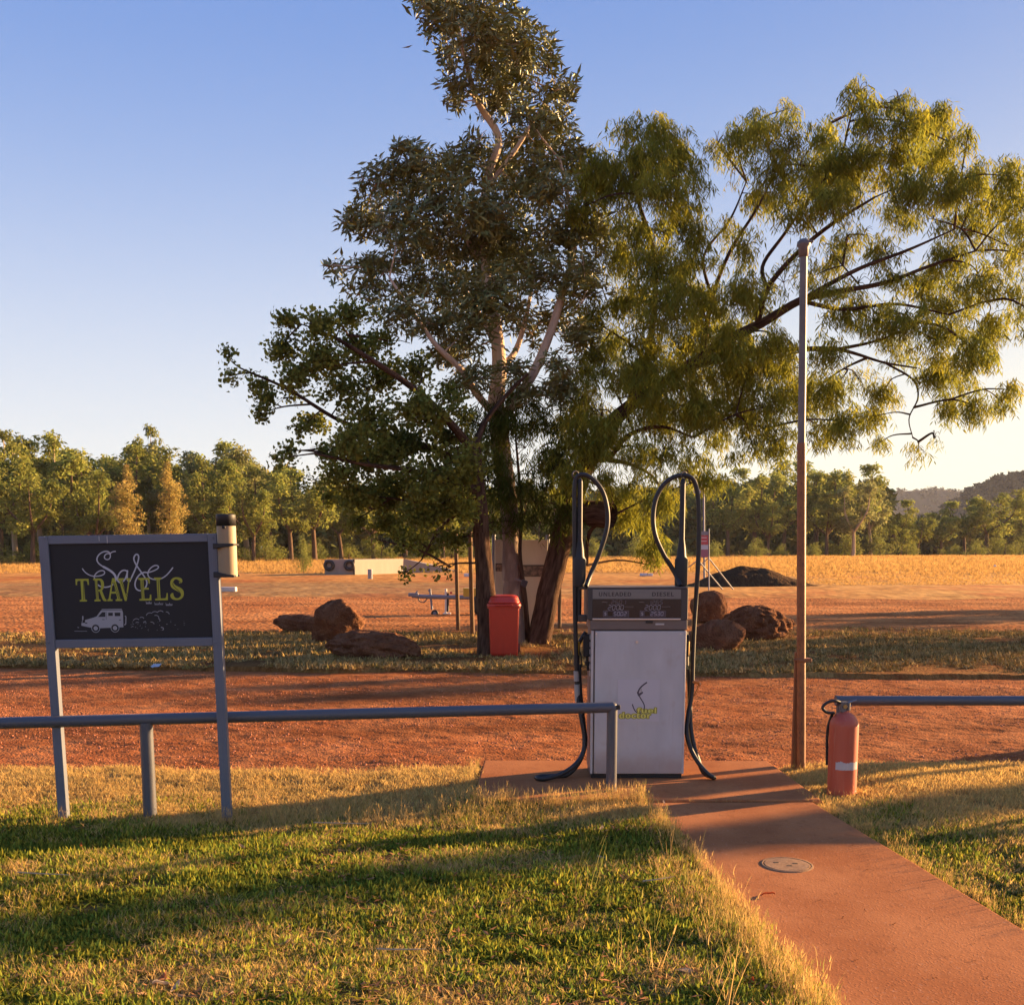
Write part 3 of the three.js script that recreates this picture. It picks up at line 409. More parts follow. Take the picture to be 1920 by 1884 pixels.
  label('digital_display', head, 1111, 1123.5, 1276, 1158.5, zh + 0.002, 1024, 218, (x, w, h) => {
    x.fillStyle = '#1f1b1d'; x.fillRect(0, 0, w, h);
    const SEG = { 0: 'abcdef', 1: 'bc', 2: 'abged', 3: 'abgcd', 4: 'fgbc', 5: 'afgcd', 6: 'afgcde', 7: 'abc', 8: 'abcdefg', 9: 'abcdfg' };
    const digits = (s, px, py, dw, dh, c) => { x.strokeStyle = x.fillStyle = c; x.lineWidth = dh * 0.11; let q = px; for (const ch of s) { if (ch === '.') { x.fillRect(q - dw * 0.28, py + dh - 5, 6, 6); continue; } const sl = dh * 0.12, X = (a, b) => [q + a * dw + (1 - b) * sl, py + b * dh], L = { a: [[0.1, 0], [0.9, 0]], b: [[1, 0.06], [1, 0.44]], c: [[1, 0.56], [1, 0.94]], d: [[0.1, 1], [0.9, 1]], e: [[0, 0.56], [0, 0.94]], f: [[0, 0.06], [0, 0.44]], g: [[0.1, 0.5], [0.9, 0.5]] }; for (const k of SEG[ch]) { x.beginPath(); x.moveTo(...X(...L[k][0])); x.lineTo(...X(...L[k][1])); x.stroke(); } q += dw * 1.5; } };
    for (const [o, a, b, c] of [[0, '25.01', '200.0', '50.02'], [427, '12.65', '200.0', '25.30']]) {
      x.fillStyle = '#5b5654'; x.fillRect(o + 108, 27, 62, 9); x.fillRect(o + 370, 82, 104, 7);
      digits(a, o + 214, 12, 30, 44, '#77727a'); digits(b, o + 178, 68, 32, 52, '#97949c');
      x.strokeStyle = '#5f5f6e'; x.lineWidth = 6; x.strokeRect(o + 124, 134, 296, 66); x.fillStyle = '#3c3c46'; x.fillRect(o + 124, 134, 296, 66); x.fillStyle = '#0e0d10'; x.fillRect(o + 178, 140, 56, 54); x.fillStyle = '#8d8a92'; x.font = 'bold 54px sans-serif'; x.textBaseline = 'middle'; x.fillText('$', o + 134, 168); digits(c, o + 246, 146, 26, 42, '#a8a6b4');
    }
  }, 0.25);
  obj('trim_strip', rbox(P(1275, 1160).x - P(1110, 1160).x, 0.011, 0.006, 0.002, P(1193, 1160).x, P(1193, 1160.5).y, zh + 0.004), M.chrome, head);
  obj('key_slot', rbox(0.05, 0.016, 0.006, 0.002, P(1217, 1166).x, P(1217, 1166).y, zh + 0.0), M.black, cab);
  // masts, hoses and nozzles on both sides
  for (const s of [-1, 1]) {
    const q = (pl, pr) => s < 0 ? P(...pl) : P(...pr), zm = -0.12;
    const mx = q([1089, 1000], [1284, 1000]).x, yT = q([1090, 897], [1284, 897]).y, y1 = P(1195, 1052).y, y2 = P(1195, 1098).y;
    const mast = obj('hose_mast', lathe([[0.001, y2 - 0.26], [0.017, y2 - 0.26], [0.018, y2 - 0.012], [0.024, y2 - 0.01], [0.045, y2 - 0.006], [0.047, y1 + 0.01], [0.034, y1 + 0.03], [0.03, y1 + 0.08], [0.02, y1 + 0.15], [0.0185, yT - 0.02], [0.016, yT], [0.001, yT]], 24).translate(mx, 0, zf + zm), M.black, t);
    obj('mast_bracket', rbox(0.06, 0.05, 0.07, 0.006, mx - s * 0.024, y2 - 0.235, zf + zm), M.headGrey, t); obj('mast_bracket', rbox(0.07, 0.02, 0.05, 0.004, mx - s * 0.03, y2 - 0.02, zf + zm), M.headGrey, t);
    const hook = s < 0 ? [P(1081, 889), P(1087, 899)] : [P(1288, 890), P(1285, 900)];
    obj('hose_clip', [T(new THREE.TorusGeometry(0.025, 0.006, 8, 20), hook[0].x, hook[0].y + 0.004, zf + zm, 0, 0.5), rbox(0.02, 0.06, 0.02, 0.004, mx, yT - 0.02, zf + zm)], M.headGrey, mast);
    const zz = (p, z) => V(p[0].x, p[0].y, z), L = (pts) => pts.map(([x, y, dz]) => { const p = P(x, y, D + (dz ?? 0.12)); return p; });
    const loop = s < 0
      ? L([[1099, 1099, 0.06], [1108, 1075], [1125, 1035], [1139, 985], [1138, 950], [1128, 918], [1110, 897], [1094, 890], [1082, 893], [1078, 908], [1077.5, 960], [1077.5, 1040], [1078, 1120], [1079, 1180], [1081, 1240], [1083, 1300], [1090, 1345, 0.08], [1096, 1385, 0.05], [1093, 1412, 0.02], [1078, 1434, -0.03], [1050, 1452, -0.08], [1018, 1461, -0.1], [1006, 1463, -0.06], [1012, 1466, -0.02], [1035, 1464, 0.0], [1062, 1455, 0.03], [1084, 1432, 0.06], [1097, 1396, 0.1], [1094, 1355, 0.13], [1089, 1310, 0.15], [1086, 1262, 0.15], [1086, 1245, 0.16]])
      : L([[1276, 1098, 0.06], [1266, 1075], [1242, 1035], [1228, 1000], [1225, 965], [1232, 930], [1248, 905], [1268, 893], [1285, 891], [1300, 899], [1308, 925], [1311, 965], [1310, 1040], [1306, 1110], [1302, 1170], [1299, 1240], [1297, 1300], [1290, 1345, 0.08], [1288, 1375, 0.05], [1296, 1405, 0.02], [1310, 1430, -0.02], [1328, 1451, -0.06], [1339, 1459, -0.06], [1336, 1463, -0.03], [1322, 1451, 0.0], [1306, 1415, 0.04], [1296, 1370, 0.09], [1294, 1330, 0.13], [1293, 1290, 0.15], [1291, 1255, 0.16]]);
    for (const p of loop) p.y = Math.max(p.y, 0.0175);
    obj('hose', tubeOf(loop, 0.0165, 190, 12), M.rubber, t);
    // nozzle hung in its boot
    const nb = s < 0 ? P(1096, 1215, D + 0.16) : P(1289, 1215, D + 0.16), sgn = s;
    obj('nozzle_boot', [rbox(0.05, 0.16, 0.085, 0.008, (s < 0 ? X0 - 0.022 : X1 + 0.022), nb.y + 0.02, nb.z), rbox(0.03, 0.03, 0.06, 0.004, (s < 0 ? X0 - 0.018 : X1 + 0.018), nb.y - 0.11, nb.z)], M.black, t);
    const hx = s < 0 ? P(1084, 1222).x : P(1294, 1222).x;
    const nz = obj('nozzle', [rod(V(hx, P(0, 1252).y, nb.z), V(hx + sgn * -0.004, P(0, 1212).y, nb.z), 0.021), rod(V(hx, P(0, 1216).y, nb.z), V(s < 0 ? X0 - 0.03 : X1 + 0.03, P(0, 1188).y, nb.z), 0.014), rod(V(s < 0 ? X0 - 0.03 : X1 + 0.03, P(0, 1192).y, nb.z), V(s < 0 ? X0 - 0.012 : X1 + 0.012, P(0, 1262).y, nb.z), 0.009)], s < 0 ? M.black : M.headGrey, t);
    obj('trigger_guard', tubeOf([V(hx, P(0, 1217).y, nb.z), V(hx - sgn * 0.03, P(0, 1232).y, nb.z), V(hx - sgn * 0.028, P(0, 1258).y, nb.z), V(hx, P(0, 1256).y, nb.z)], 0.005, 20, 8), M.black, nz);
    obj('swivel_cover', rod(V(hx - 0.003, P(0, 1232).y, nb.z), V(hx, P(0, 1206).y, nb.z), 0.0245, 16), s < 0 ? M.yellow : M.brass, nz);
    if (s < 0) { obj('hose_label', [rod(P(1080.2, 1258, D + 0.12), P(1081.2, 1277, D + 0.12), 0.0185, 16), rod(P(1081.6, 1283, D + 0.12), P(1083.2, 1316, D + 0.12), 0.0195, 16)], M.hoseTape, t); }
    else obj('swivel', [rod(P(1298, 1278, D + 0.12), P(1311, 1279, D + 0.12), 0.014, 12), rod(P(1309, 1280, D + 0.12), P(1313, 1285, D + 0.12), 0.011, 12), rod(P(1311, 1284, D + 0.12), P(1301, 1306, D + 0.12), 0.005, 8)], M.amber, t);
  }
}

// ---------------------------------------------------------------- sign
{
  const D = 6.44, p0 = gnd(118, 1536), base = V(at(270, 1536, D).x, 0.0, -D), lean = 0.9 * Math.PI / 180;
  const t = thing('notice_board', 'blue-grey framed black sign with chalk style lettering on two steel legs', 'sign', base); t.rotation.z = lean;
  const inv = new THREE.Matrix4().makeRotationZ(-lean), P = (px, py) => at(px, py, D).sub(base).applyMatrix4(inv);
  const L = P(90, 1110).x, R = P(404.5, 1110).x, yT = P(240, 1003).y, yB = P(240, 1213).y, w = 0.058, d = 0.05, yP0 = P(240, 1018).y, yP1 = P(240, 1197).y;
  for (const x of [L, R]) obj('leg', rbox(w, yT + 0.08, d, 0.006, x, (yT - 0.08) / 2, 0), M.signFrame, t);
  obj('top_rail', rbox(R - L - w, yT - yP0 + 0.002, d - 0.004, 0.004, (L + R) / 2, (yT + yP0) / 2, 0), M.signFrame, t);
  obj('bottom_rail', rbox(R - L - w, yP1 - yB, d - 0.004, 0.004, (L + R) / 2, (yP1 + yB) / 2, 0), M.signFrame, t);
  const pw = R - L - w + 0.01, ph = yP0 - yP1 + 0.01, g = new THREE.BoxGeometry(pw, ph, 0.012); g.translate((L + R) / 2, (yP0 + yP1) / 2, 0.004);
  const edge = std({ color: RGB(0.015, 0.015, 0.016), roughness: 0.6 });
  const face = std({ roughness: 0.7, map: canvasTex(1200, 720, (x, W, H) => {
    const Q = (zx, zy) => { const k = (zy - 375) / 868, l = 145 + 70 * k, r = 1580 + 30 * k; return [(zx - l) / (r - l) * W, k * H]; };
    x.fillStyle = '#1d1c1e'; x.fillRect(0, 0, W, H);
    const R = rng(4); for (let i = 0; i < 900; i++) { x.fillStyle = 'rgba(90,85,85,' + 0.05 * R() + ')'; x.fillRect(R() * W, R() * H, 2 + 30 * R(), 1 + 2 * R()); }
    x.lineCap = x.lineJoin = 'round';
    const line = (pts, lw, c) => { x.strokeStyle = c; x.lineWidth = lw * 0.83; x.beginPath(); pts.forEach((p, i) => i ? (p.length === 6 ? x.bezierCurveTo(...Q(p[0], p[1]), ...Q(p[2], p[3]), ...Q(p[4], p[5])) : x.lineTo(...Q(...p))) : x.moveTo(...Q(...p))); x.stroke(); };
    const fill = (pts, c) => { x.fillStyle = c; x.beginPath(); pts.forEach((p, i) => i ? x.lineTo(...Q(...p)) : x.moveTo(...Q(...p))); x.closePath(); x.fill(); };
    const wh = '#b4b4ba', dim = '#8d8d93';
    // script word
    line([[745, 455], [722, 455, 702, 462, 697, 480], [712, 520, 668, 542, 648, 512], [640, 486, 672, 462, 697, 478]], 10, wh);
    line([[697, 478], [690, 440, 630, 448, 598, 482], [566, 520, 576, 556, 640, 590], [700, 622, 748, 650, 750, 700], [750, 745, 690, 778, 640, 770], [596, 764, 572, 740, 578, 712]], 12, wh);
    line([[640, 590], [700, 622, 748, 650, 750, 700]], 20, wh);
    line([[452, 604], [478, 646, 520, 672, 566, 672], [630, 672, 664, 652, 644, 628], [616, 610, 566, 640, 556, 676], [556, 690, 566, 700, 580, 700]], 10, wh);
    line([[850, 634], [812, 600, 766, 650, 764, 700], [764, 742, 812, 744, 836, 690], [846, 664, 852, 642, 852, 628], [846, 680, 846, 728, 872, 722]], 13, wh);
    line([[872, 722], [900, 664, 952, 560, 952, 508], [950, 474, 920, 476, 910, 512], [896, 566, 1022, 680, 1024, 736], [1022, 800, 962, 826, 930, 790], [902, 750, 930, 690, 962, 662], [990, 640, 1012, 642, 1030, 648]], 13, wh);
    line([[1030, 648], [1062, 640, 1130, 622, 1128, 596], [1112, 570, 1058, 590, 1036, 640], [1020, 690, 1066, 716, 1132, 708], [1190, 694, 1222, 650, 1254, 608]], 11, wh);
    // big lettering, each letter stretched to its place, with thin dark inlines
    for (const [ch, a, b, c0 = 692, c1 = 896] of [['T', 388, 522], ['R', 546, 668], ['A', 660, 806], ['V', 764, 896], ['E', 946, 1066], ['L', 1086, 1212], ['S', 1222, 1354]]) {
      x.font = 'bold 200px serif'; const m = x.measureText(ch), w0 = m.actualBoundingBoxLeft + m.actualBoundingBoxRight, h0 = m.actualBoundingBoxAscent + m.actualBoundingBoxDescent, [ax, ay] = Q(a, c0), [bx, by] = Q(b, c1);
      x.save(); x.translate(ax, by); x.scale((bx - ax) / w0, (by - ay) / h0); x.translate(m.actualBoundingBoxLeft, -m.actualBoundingBoxDescent); x.fillStyle = '#a3a233'; x.fillText(ch, 0, 0); x.restore();
    }
    for (const [a, b, c, d] of [[462, 715, 466, 880], [478, 715, 482, 880], [572, 715, 576, 880], [586, 715, 590, 880], [722, 730, 778, 880], [735, 730, 790, 880], [792, 712, 846, 860], [806, 712, 856, 850], [972, 715, 976, 880], [986, 715, 990, 880], [1110, 715, 1116, 880], [1124, 715, 1130, 880]]) line([[a, b], [c, d]], 4.5, '#2d2c1c');
    line([[1322, 742], [1300, 700, 1256, 712, 1254, 752], [1256, 790, 1330, 810, 1322, 860]], 5, '#2d2c1c');
    // a line of tiny handwriting, too small to read
    for (const [a, b, y] of [[1015, 1065, 920], [1090, 1165, 930], [1190, 1248, 938]]) { const pts = []; for (let i = 0; i <= 14; i++) pts.push([lerp(a, b, i / 14), y + (i % 2 ? 7 : -7) + (i === 0 || i === 8 ? -10 : 0)]); line(pts, 4, dim); }
    // the little four wheel drive and its dust
    fill([[445, 1112], [448, 1088], [478, 1086], [478, 1062], [556, 1040], [580, 1030], [626, 966], [800, 966], [812, 1000], [816, 1132], [600, 1138], [520, 1130]], '#98989c');
    fill([[592, 1036], [628, 994], [656, 994], [656, 1036]], '#262628'); fill([[682, 1000], [722, 1000], [722, 1028], [682, 1028]], '#262628'); fill([[738, 1000], [788, 1000], [788, 1031], [740, 1031]], '#262628');
    line([[620, 976], [800, 976]], 4, '#2a2a2c'); line([[664, 990], [664, 1060]], 3, '#3a3a3c'); line([[630, 1060], [648, 1060]], 5, '#303032'); line([[780, 1066], [792, 1066]], 6, '#303032'); line([[480, 1088], [494, 1090]], 8, '#262628');
    line([[458, 1030], [458, 1056]], 12, '#98989c'); line([[458, 1060], [446, 1100]], 5, dim);
    const ring = (cx, cy, r, lw, c, f) => { const [a, b] = Q(cx, cy), s = W / 1435; x.beginPath(); x.ellipse(a, b, r * s, r * s, 0, 0, 7); if (f) { x.fillStyle = f; x.fill(); } x.lineWidth = lw; x.strokeStyle = c; x.stroke(); };
    for (const [cx, cy] of [[572, 1138], [742, 1138]]) { ring(cx, cy, 36, 5, '#98989c', '#1d1d1f'); ring(cx, cy, 17, 3, '#b4b4b8', '#98989c'); }
    line([[832, 1032], [838, 1040], [836, 1104], [826, 1110]], 9, '#98989c'); line([[385, 1160], [495, 1163]], 4, dim); line([[414, 1126], [424, 1130]], 6, dim);
    const arc = (cx, cy, r, a0, a1, lw = 6) => { const pts = []; for (let i = 0; i <= 10; i++) { const a = lerp(a0, a1, i / 10); pts.push([cx + r * Math.cos(a), cy - r * 0.8 * Math.sin(a)]); } line(pts, lw, dim); };
    arc(930, 1078, 26, 0.6, 2.9); arc(975, 1062, 22, 0.4, 2.2); arc(1050, 1032, 32, 1.0, 3.0); arc(1092, 1018, 28, 0.7, 2.4); arc(1142, 1010, 26, 0.5, 2.8); arc(1190, 1024, 30, 0.2, 1.5); arc(1100, 1052, 28, -0.2, 1.9); arc(1120, 1074, 18, -0.6, 1.2); arc(1060, 1110, 26, 0.2, 1.7); arc(1002, 1096, 14, 0.4, 2.4, 5); arc(940, 1105, 20, 1, 2.4, 5); arc(1152, 1152, 16, -1, 1.8, 8);
    for (let i = 0; i < 60; i++) { const a = lerp(790, 1350, Math.pow(R(), 0.8)), b = lerp(1080, 1170, R()); if (a > 900 && R() < 0.5) continue; line([[a, b], [a + 14 * (R() - 0.2), b - 10 * (R() - 0.3)]], 4, R() < 0.5 ? dim : '#77777c'); }
  }) });
  const m = shade(new THREE.Mesh(g, [edge, edge, edge, edge, face, edge])); m.name = 'sign_panel'; t.add(m);
  for (const [px, len] of [[188, 0.03], [203, 0.045]]) obj('paint_drip', rbox(0.004, len, 0.002, 0.0008, P(px, 1010).x, yT - len / 2 - 0.004, d / 2 - 0.0012), M.label, t);
  for (const [px, py] of [[83, 1008], [398, 1008], [90, 1204], [402, 1204]]) obj('bolt', T(new THREE.CylinderGeometry(0.008, 0.009, 0.006, 8), P(px + 2, py).x, P(px, py).y, d / 2 + 0.002, Math.PI / 2), M.signFrame, t);
}
{ // tube with a black cap on brackets beside the sign
  const D = 6.4, c = at(426, 1080, D), t = thing('leaflet_tube', 'tilted cream tube with a black cap held by two black brackets beside the sign', 'leaflet holder', V(c.x, 0, -D)), P = (px, py) => at(px, py, D).sub(t.position);
  const top = P(423.5, 983), bot = P(427.5, 1081), r = 0.056;
  const ax = bot.clone().sub(top).normalize(), q = new THREE.Quaternion().setFromUnitVectors(V(0, 1, 0), ax.clone().negate());
  const tb = lathe([[r - 0.003, 0], [r, 0], [r, 0.32], [r - 0.003, 0.32], [r - 0.003, 0]], 36).applyQuaternion(q).translate(bot.x, bot.y, bot.z); obj('tube', tb, M.cream, t);
  obj('cap', lathe([[0, -0.004], [r + 0.002, -0.006], [r + 0.003, 0.058], [r - 0.004, 0.064], [0, 0.066]], 36).applyQuaternion(q).translate(top.x, top.y - 0.004, top.z), M.black, t);
  obj('bolt', rbox(0.022, 0.02, 0.02, 0.006, top.x, top.y - 0.018, top.z + r - 0.004), M.black, t);
  for (const [a, b, dz] of [[P(404, 1024), P(443, 1021), 0], [P(405, 1077), P(444, 1080), 0]]) {
    const wd = b.x - a.x, g = rbox(wd, 0.03, 0.13, 0.004, (a.x + b.x) / 2, (a.y + b.y) / 2, 0, 2), p = g.attributes.position; for (let i = 0; i < p.count; i++) { const k = (p.getX(i) - a.x) / wd; p.setY(i, (a.y + b.y) / 2 + (p.getY(i) - (a.y + b.y) / 2) * (1.15 - 0.75 * k) + (b.y - a.y) * (k - 0.5)); } g.computeVertexNormals(); obj('bracket', g, M.black, t);
  }
  obj('support_rod', rod(P(413, 1003), P(415, 1076), 0.008), M.steel, t);
}

// ---------------------------------------------------------------- rails
{
  const e0 = gnd(1146, 1494), y = (py, d) => at(0, py, d).y, h = y(1326, -e0.z), r = 0.036, p1 = gnd(281, 1529);
  const t = thing('pipe_rail', 'low dark pipe rail running left from the fuel pump past the sign', 'railing', V(e0.x, 0, e0.z)), L = (v) => v.clone().sub(t.position);
  const dir = p1.clone().sub(e0).setY(0).normalize(), far = e0.clone().addScaledVector(dir, 6.2); 
  obj('top_rail', [rod(L(V(e0.x, h, e0.z)).addScaledVector(dir, 0.0), L(V(far.x, h, far.z)), r, 20), T(new THREE.SphereGeometry(0.0365, 16, 12), 0, h, 0)], M.rail, t);
  for (const p of [e0, p1, e0.clone().addScaledVector(dir, 6.1)]) obj('post', cyl(p === e0 ? r : 0.042, p === e0 ? r : 0.04, h - (p === e0 ? 0.0 : 0.02) + 0.08, 20, L(p).x, (h - (p === e0 ? 0 : 0.02) - 0.08) / 2, L(p).z), M.rail, t);
  obj('end_plug', rbox(0.03, 0.03, 0.05, 0.004, 0.038, h + 0.002, 0), M.black, t);
}
{
  const e0 = V(gnd(1568, 1487).x, 0, gnd(1568, 1487).z - 0.05), h = at(0, 1313.5, -e0.z).y, r = 0.034, t = thing('pipe_rail', 'low dark pipe rail running off to the right behind the fire extinguisher', 'railing', e0);
  obj('top_rail', [rod(V(-0.005, h, 0), V(6.5, h, 0.02), r, 20), T(new THREE.CylinderGeometry(0.037, 0.037, 0.012, 20), -0.006, h, 0, 0, 0, Math.PI / 2)], M.rail, t);
  for (const x of [0.03, 3.1, 6.2]) obj('post', cyl(r, r, h + 0.04, 20, x, (h - 0.08) / 2, 0), M.rail, t);
}
// ---------------------------------------------------------------- fire extinguisher
{
  const D = 7.0, b = at(1581, 1494, D), t = thing('fire_extinguisher', 'faded red fire extinguisher with a torn white label standing at the rail end', 'fire extinguisher', V(b.x, 0, -D)), P = (px, py) => at(px, py, D).sub(t.position);
  const r = (P(1607.5, 1420).x - P(1554.5, 1420).x) / 2, y0 = P(0, 1494).y, yS = P(0, 1352).y, yN = P(0, 1338).y, cx = P(1581, 1420).x;
  obj('cylinder', lathe([[0, y0 + 0.012], [r * 0.9, y0 + 0.01], [r * 0.96, y0 - 0.002], [r, y0], [r, y0 + 0.05], [r * 0.985, y0 + 0.053], [r * 0.985, y0 + 0.058], [r, y0 + 0.062], [r, yS - 0.03], [r * 0.96, yS - 0.004], [r * 0.85, yS + 0.018], [r * 0.62, yN - 0.006], [r * 0.4, yN + 0.006], [0.028, yN + 0.012], [0.028, yN + 0.02], [0, yN + 0.02]], 48).translate(cx, 0, 0), M.extRed, t);
  { const g = new THREE.CylinderGeometry(r + 0.0012, r + 0.0012, 0.05, 40, 3, true, -0.8, 1.75), p = g.attributes.position; for (let i = 0; i < p.count; i++) { const a = Math.atan2(p.getX(i), p.getZ(i)); if (p.getY(i) > 0.02) p.setY(i, 0.024 + 0.012 * (fbm2(a * 9 + 20, 3, 3, 7) - 0.5) * 2); else if (p.getY(i) < -0.02) p.setY(i, -0.029 + 0.005 * (fbm2(a * 12 + 20, 9, 2, 8) - 0.5)); } g.translate(cx, P(0, 1431).y, 0); obj('torn_label', g, std({ map: M.label.map, color: M.label.color, roughness: 0.8, side: THREE.DoubleSide }), t); }
  const v = obj('valve', [cyl(0.026, 0.024, 0.03, 20, cx - 0.012, yN + 0.028, 0), rbox(0.05, 0.045, 0.036, 0.006, cx - 0.008, yN + 0.06, 0), cyl(0.012, 0.012, 0.05, 14, cx + 0.02, yN + 0.05, 0.012)], M.steel, t);
  obj('carry_handle', [rod(P(1577, 1328), P(1597, 1323), 0.007), rod(P(1576, 1322), P(1607, 1312.5), 0.0065)], M.galv, v);
  obj('gauge', T(new THREE.CylinderGeometry(0.014, 0.014, 0.012, 18), cx - 0.006, yN + 0.052, 0.024, Math.PI / 2), M.brass, v);
  obj('hose', tubeOf([P(1576, 1317).setZ(0.0), P(1563, 1313).setZ(0.02), P(1549, 1317).setZ(0.02), P(1541, 1326).setZ(0.02), P(1548, 1334).setZ(0.02), P(1562, 1337).setZ(0), P(1568, 1342).setZ(-0.08), P(1562, 1370).setZ(-0.11), P(1560, 1440).setZ(-0.11)], 0.0105, 70, 10), M.rubber, t);
  obj('stand', rbox(0.06, y0 - 0.004, 0.05, 0.004, cx - 0.05, (y0 - 0.004) / 2, -0.01), M.black, t); obj('wall_hook', rbox(0.03, 0.03, 0.08, 0.004, cx - 0.06, y0 + 0.3, -0.1), M.black, t);
}
// ---------------------------------------------------------------- tall pole
{
  const b = gnd(1502, 1446), D = -b.z, t = thing('steel_pole', 'tall thin steel pole, rusty below and grey above, beside the slab', 'pole', b), P = (px, py) => at(px, py, D).sub(b);
  const top = P(1507.5, 462), mid = P(1503.5, 832);
  obj('lower_tube', taper([V(0, -0.05, 0), V(0, 0.01, 0), mid.clone().multiplyScalar(0.5), mid], [0.033, 0.033, 0.0325, 0.032], 30, 24, 0.01, 3), M.rust, t);
  obj('upper_tube', taper([mid.clone().add(V(0, -0.02, 0)), mid.clone().lerp(top, 0.5), top], [0.0275, 0.0265, 0.0255], 30, 24, 0.01, 4), M.steel, t);
  obj('collar', cyl(0.036, 0.033, 0.05, 20, mid.x, mid.y - 0.02, 0), M.rust, t);
  obj('cap', [lathe([[0, 0.0], [0.034, 0.0], [0.036, 0.06], [0.05, 0.075], [0.047, 0.1], [0.03, 0.118], [0, 0.122]], 22).translate(top.x, top.y - 0.07, 0), rbox(0.06, 0.014, 0.07, 0.004, top.x + 0.03, top.y + 0.028, 0)], M.steel, t);
  const yb = P(0, 1237).y; obj('clamp', [rbox(0.105, 0.026, 0.075, 0.005, -0.008, yb, 0), rod(V(-0.085, yb, 0.01), V(0.05, yb, 0.02), 0.008)], M.rust, t);
  obj('stake', [rbox(0.036, yb + 0.09, 0.01, 0.002, -0.047, (yb + 0.02) / 2, -0.02), rbox(0.01, yb + 0.09, 0.036, 0.002, -0.06, (yb + 0.02) / 2, -0.03)], M.rust, t);
}
// ---------------------------------------------------------------- red bin
{
  const b = gnd(945, 1236), D = -b.z, t = thing('wheelie_bin', 'red wheelie bin with a closed lid in front of the tree trunks', 'bin', b), P = (px, py) => at(px, py, D).sub(b);
  const yL = P(0, 1136).y, yT = P(0, 1118).y, w0 = P(971, 1230).x - P(919, 1230).x, w1 = P(975, 1140).x - P(915, 1140).x, d0 = 0.42, d1 = 0.52;
  const tapered = (w, d, ww, dd, y0, y1, r) => { const g = new RoundedBoxGeometry(1, 1, 1, 4, r), p = g.attributes.position; for (let i = 0; i < p.count; i++) { const k = p.getY(i) + 0.5; p.setXYZ(i, p.getX(i) * lerp(w, ww, k), lerp(y0, y1, k), p.getZ(i) * lerp(d, dd, k) - 0.26); } g.computeVertexNormals(); return g; };
  obj('body', [tapered(w0, d0, w1 - 0.02, d1, 0.03, yL, 0.08), tapered(w1 + 0.015, d1 + 0.03, w1 + 0.02, d1 + 0.035, yL - 0.045, yL - 0.005, 0.1)], M.binRed, t);
  const lid = obj('lid', [tapered(w1 + 0.045, d1 + 0.06, w1 + 0.03, d1 + 0.05, yL - 0.012, yL + 0.035, 0.2), tapered(w1 + 0.02, d1 + 0.03, w1 - 0.09, d1 - 0.1, yL + 0.02, yT + 0.012, 0.25)], M.binRed, t);
  obj('lid_handle', rbox(w1 * 0.55, 0.03, 0.035, 0.01, 0, yL + 0.012, 0.035), M.binRed, lid);
  obj('rear_handle', rod(V(-0.18, yL + 0.0, -0.57), V(0.18, yL + 0.0, -0.57), 0.014), M.binRed, t);
  for (const s of [-1, 1]) { const w = obj('wheel', T(new THREE.CylinderGeometry(0.1, 0.1, 0.045, 24), s * (w0 / 2 + 0.01), 0.1, -0.46, 0, 0, Math.PI / 2), M.rubber, t); obj('hub', T(new THREE.CylinderGeometry(0.05, 0.05, 0.05, 16), s * (w0 / 2 + 0.012), 0.1, -0.46, 0, 0, Math.PI / 2), M.headGrey, w); }
}
// ---------------------------------------------------------------- boulders
function rockGeo(seed, sx, sy, sz, rough = 0.25, cuts = 9, pits = 0) {
  const g = mergeVertices(new THREE.IcosahedronGeometry(1, 22).deleteAttribute('uv').deleteAttribute('normal')), p = g.attributes.position, R = rng(seed), pl = [], cs = [], uv = [], v = V(0, 0, 0);
  for (let i = 0; i < cuts; i++) pl.push([dirOf(R), 0.62 + 0.25 * R()]);
  for (let i = 0; i < p.count; i++) {
    v.fromBufferAttribute(p, i); let m = 1; for (const [n, d] of pl) { const k = v.dot(n); if (k > d) m = Math.min(m, lerp(m, d / k, 0.85)); }
    m *= 1 + rough * (fbm3(v.x * 1.6 + seed, v.y * 1.6, v.z * 1.6, 4, seed) - 0.5) * 2; m += 0.05 * (fbm3(v.x * 7 + seed, v.y * 7, v.z * 7, 3, seed + 1) - 0.5);
    if (pits) m -= pits * sstep(0.58, 0.72, vn3(v.x * 7, v.y * 7, v.z * 7, seed + 4));
    const s = 0.7 + 0.6 * fbm3(v.x * 3 + seed, v.y * 3, v.z * 3, 3, seed + 8); cs.push(s, s * 0.97, s * 0.94);
    p.setXYZ(i, v.x * m * sx, v.y * m * sy, v.z * m * sz); uv.push(v.x * m * sx + v.z * m * sz * 0.6, v.y * m * sy + v.z * m * sz * 0.4);
  }
  g.setAttribute('color', new THREE.Float32BufferAttribute(cs, 3)); g.setAttribute('uv', new THREE.Float32BufferAttribute(uv, 2)); g.computeVertexNormals(); return g;
}
function boulder(px0, px1, pyT, pyB, seed, label, o = {}) {
  const b = gnd((px0 + px1) / 2, pyB), D = -b.z + (o.back ?? 0), w = (at(px1, pyB, D).x - at(px0, pyB, D).x) / 2, h = at(0, pyT, D).y;
  const m = tag(obj('boulder', rockGeo(seed, w * 1.06, h * 0.62, w * (o.deep ?? 0.8), o.rough, o.cuts, o.pits), o.mat ?? M.rock, scene, V(at((px0 + px1) / 2, pyB, D).x, h * 0.44, -D - w * 0.3)), label, 'boulder', 'boulders on the strip between the two dirt roads'); m.rotation.y = 0; if (o.tilt) m.rotation.z = o.tilt; return m;
}
boulder(582, 690, 1130, 1212, 412, 'tallest red boulder, humped, in the left group', { cuts: 12, rough: 0.22 });
boulder(514, 640, 1156, 1190, 406, 'low flat reddish boulder at the left end of the left group', { deep: 0.6, tilt: -0.12, cuts: 5, rough: 0.28 });
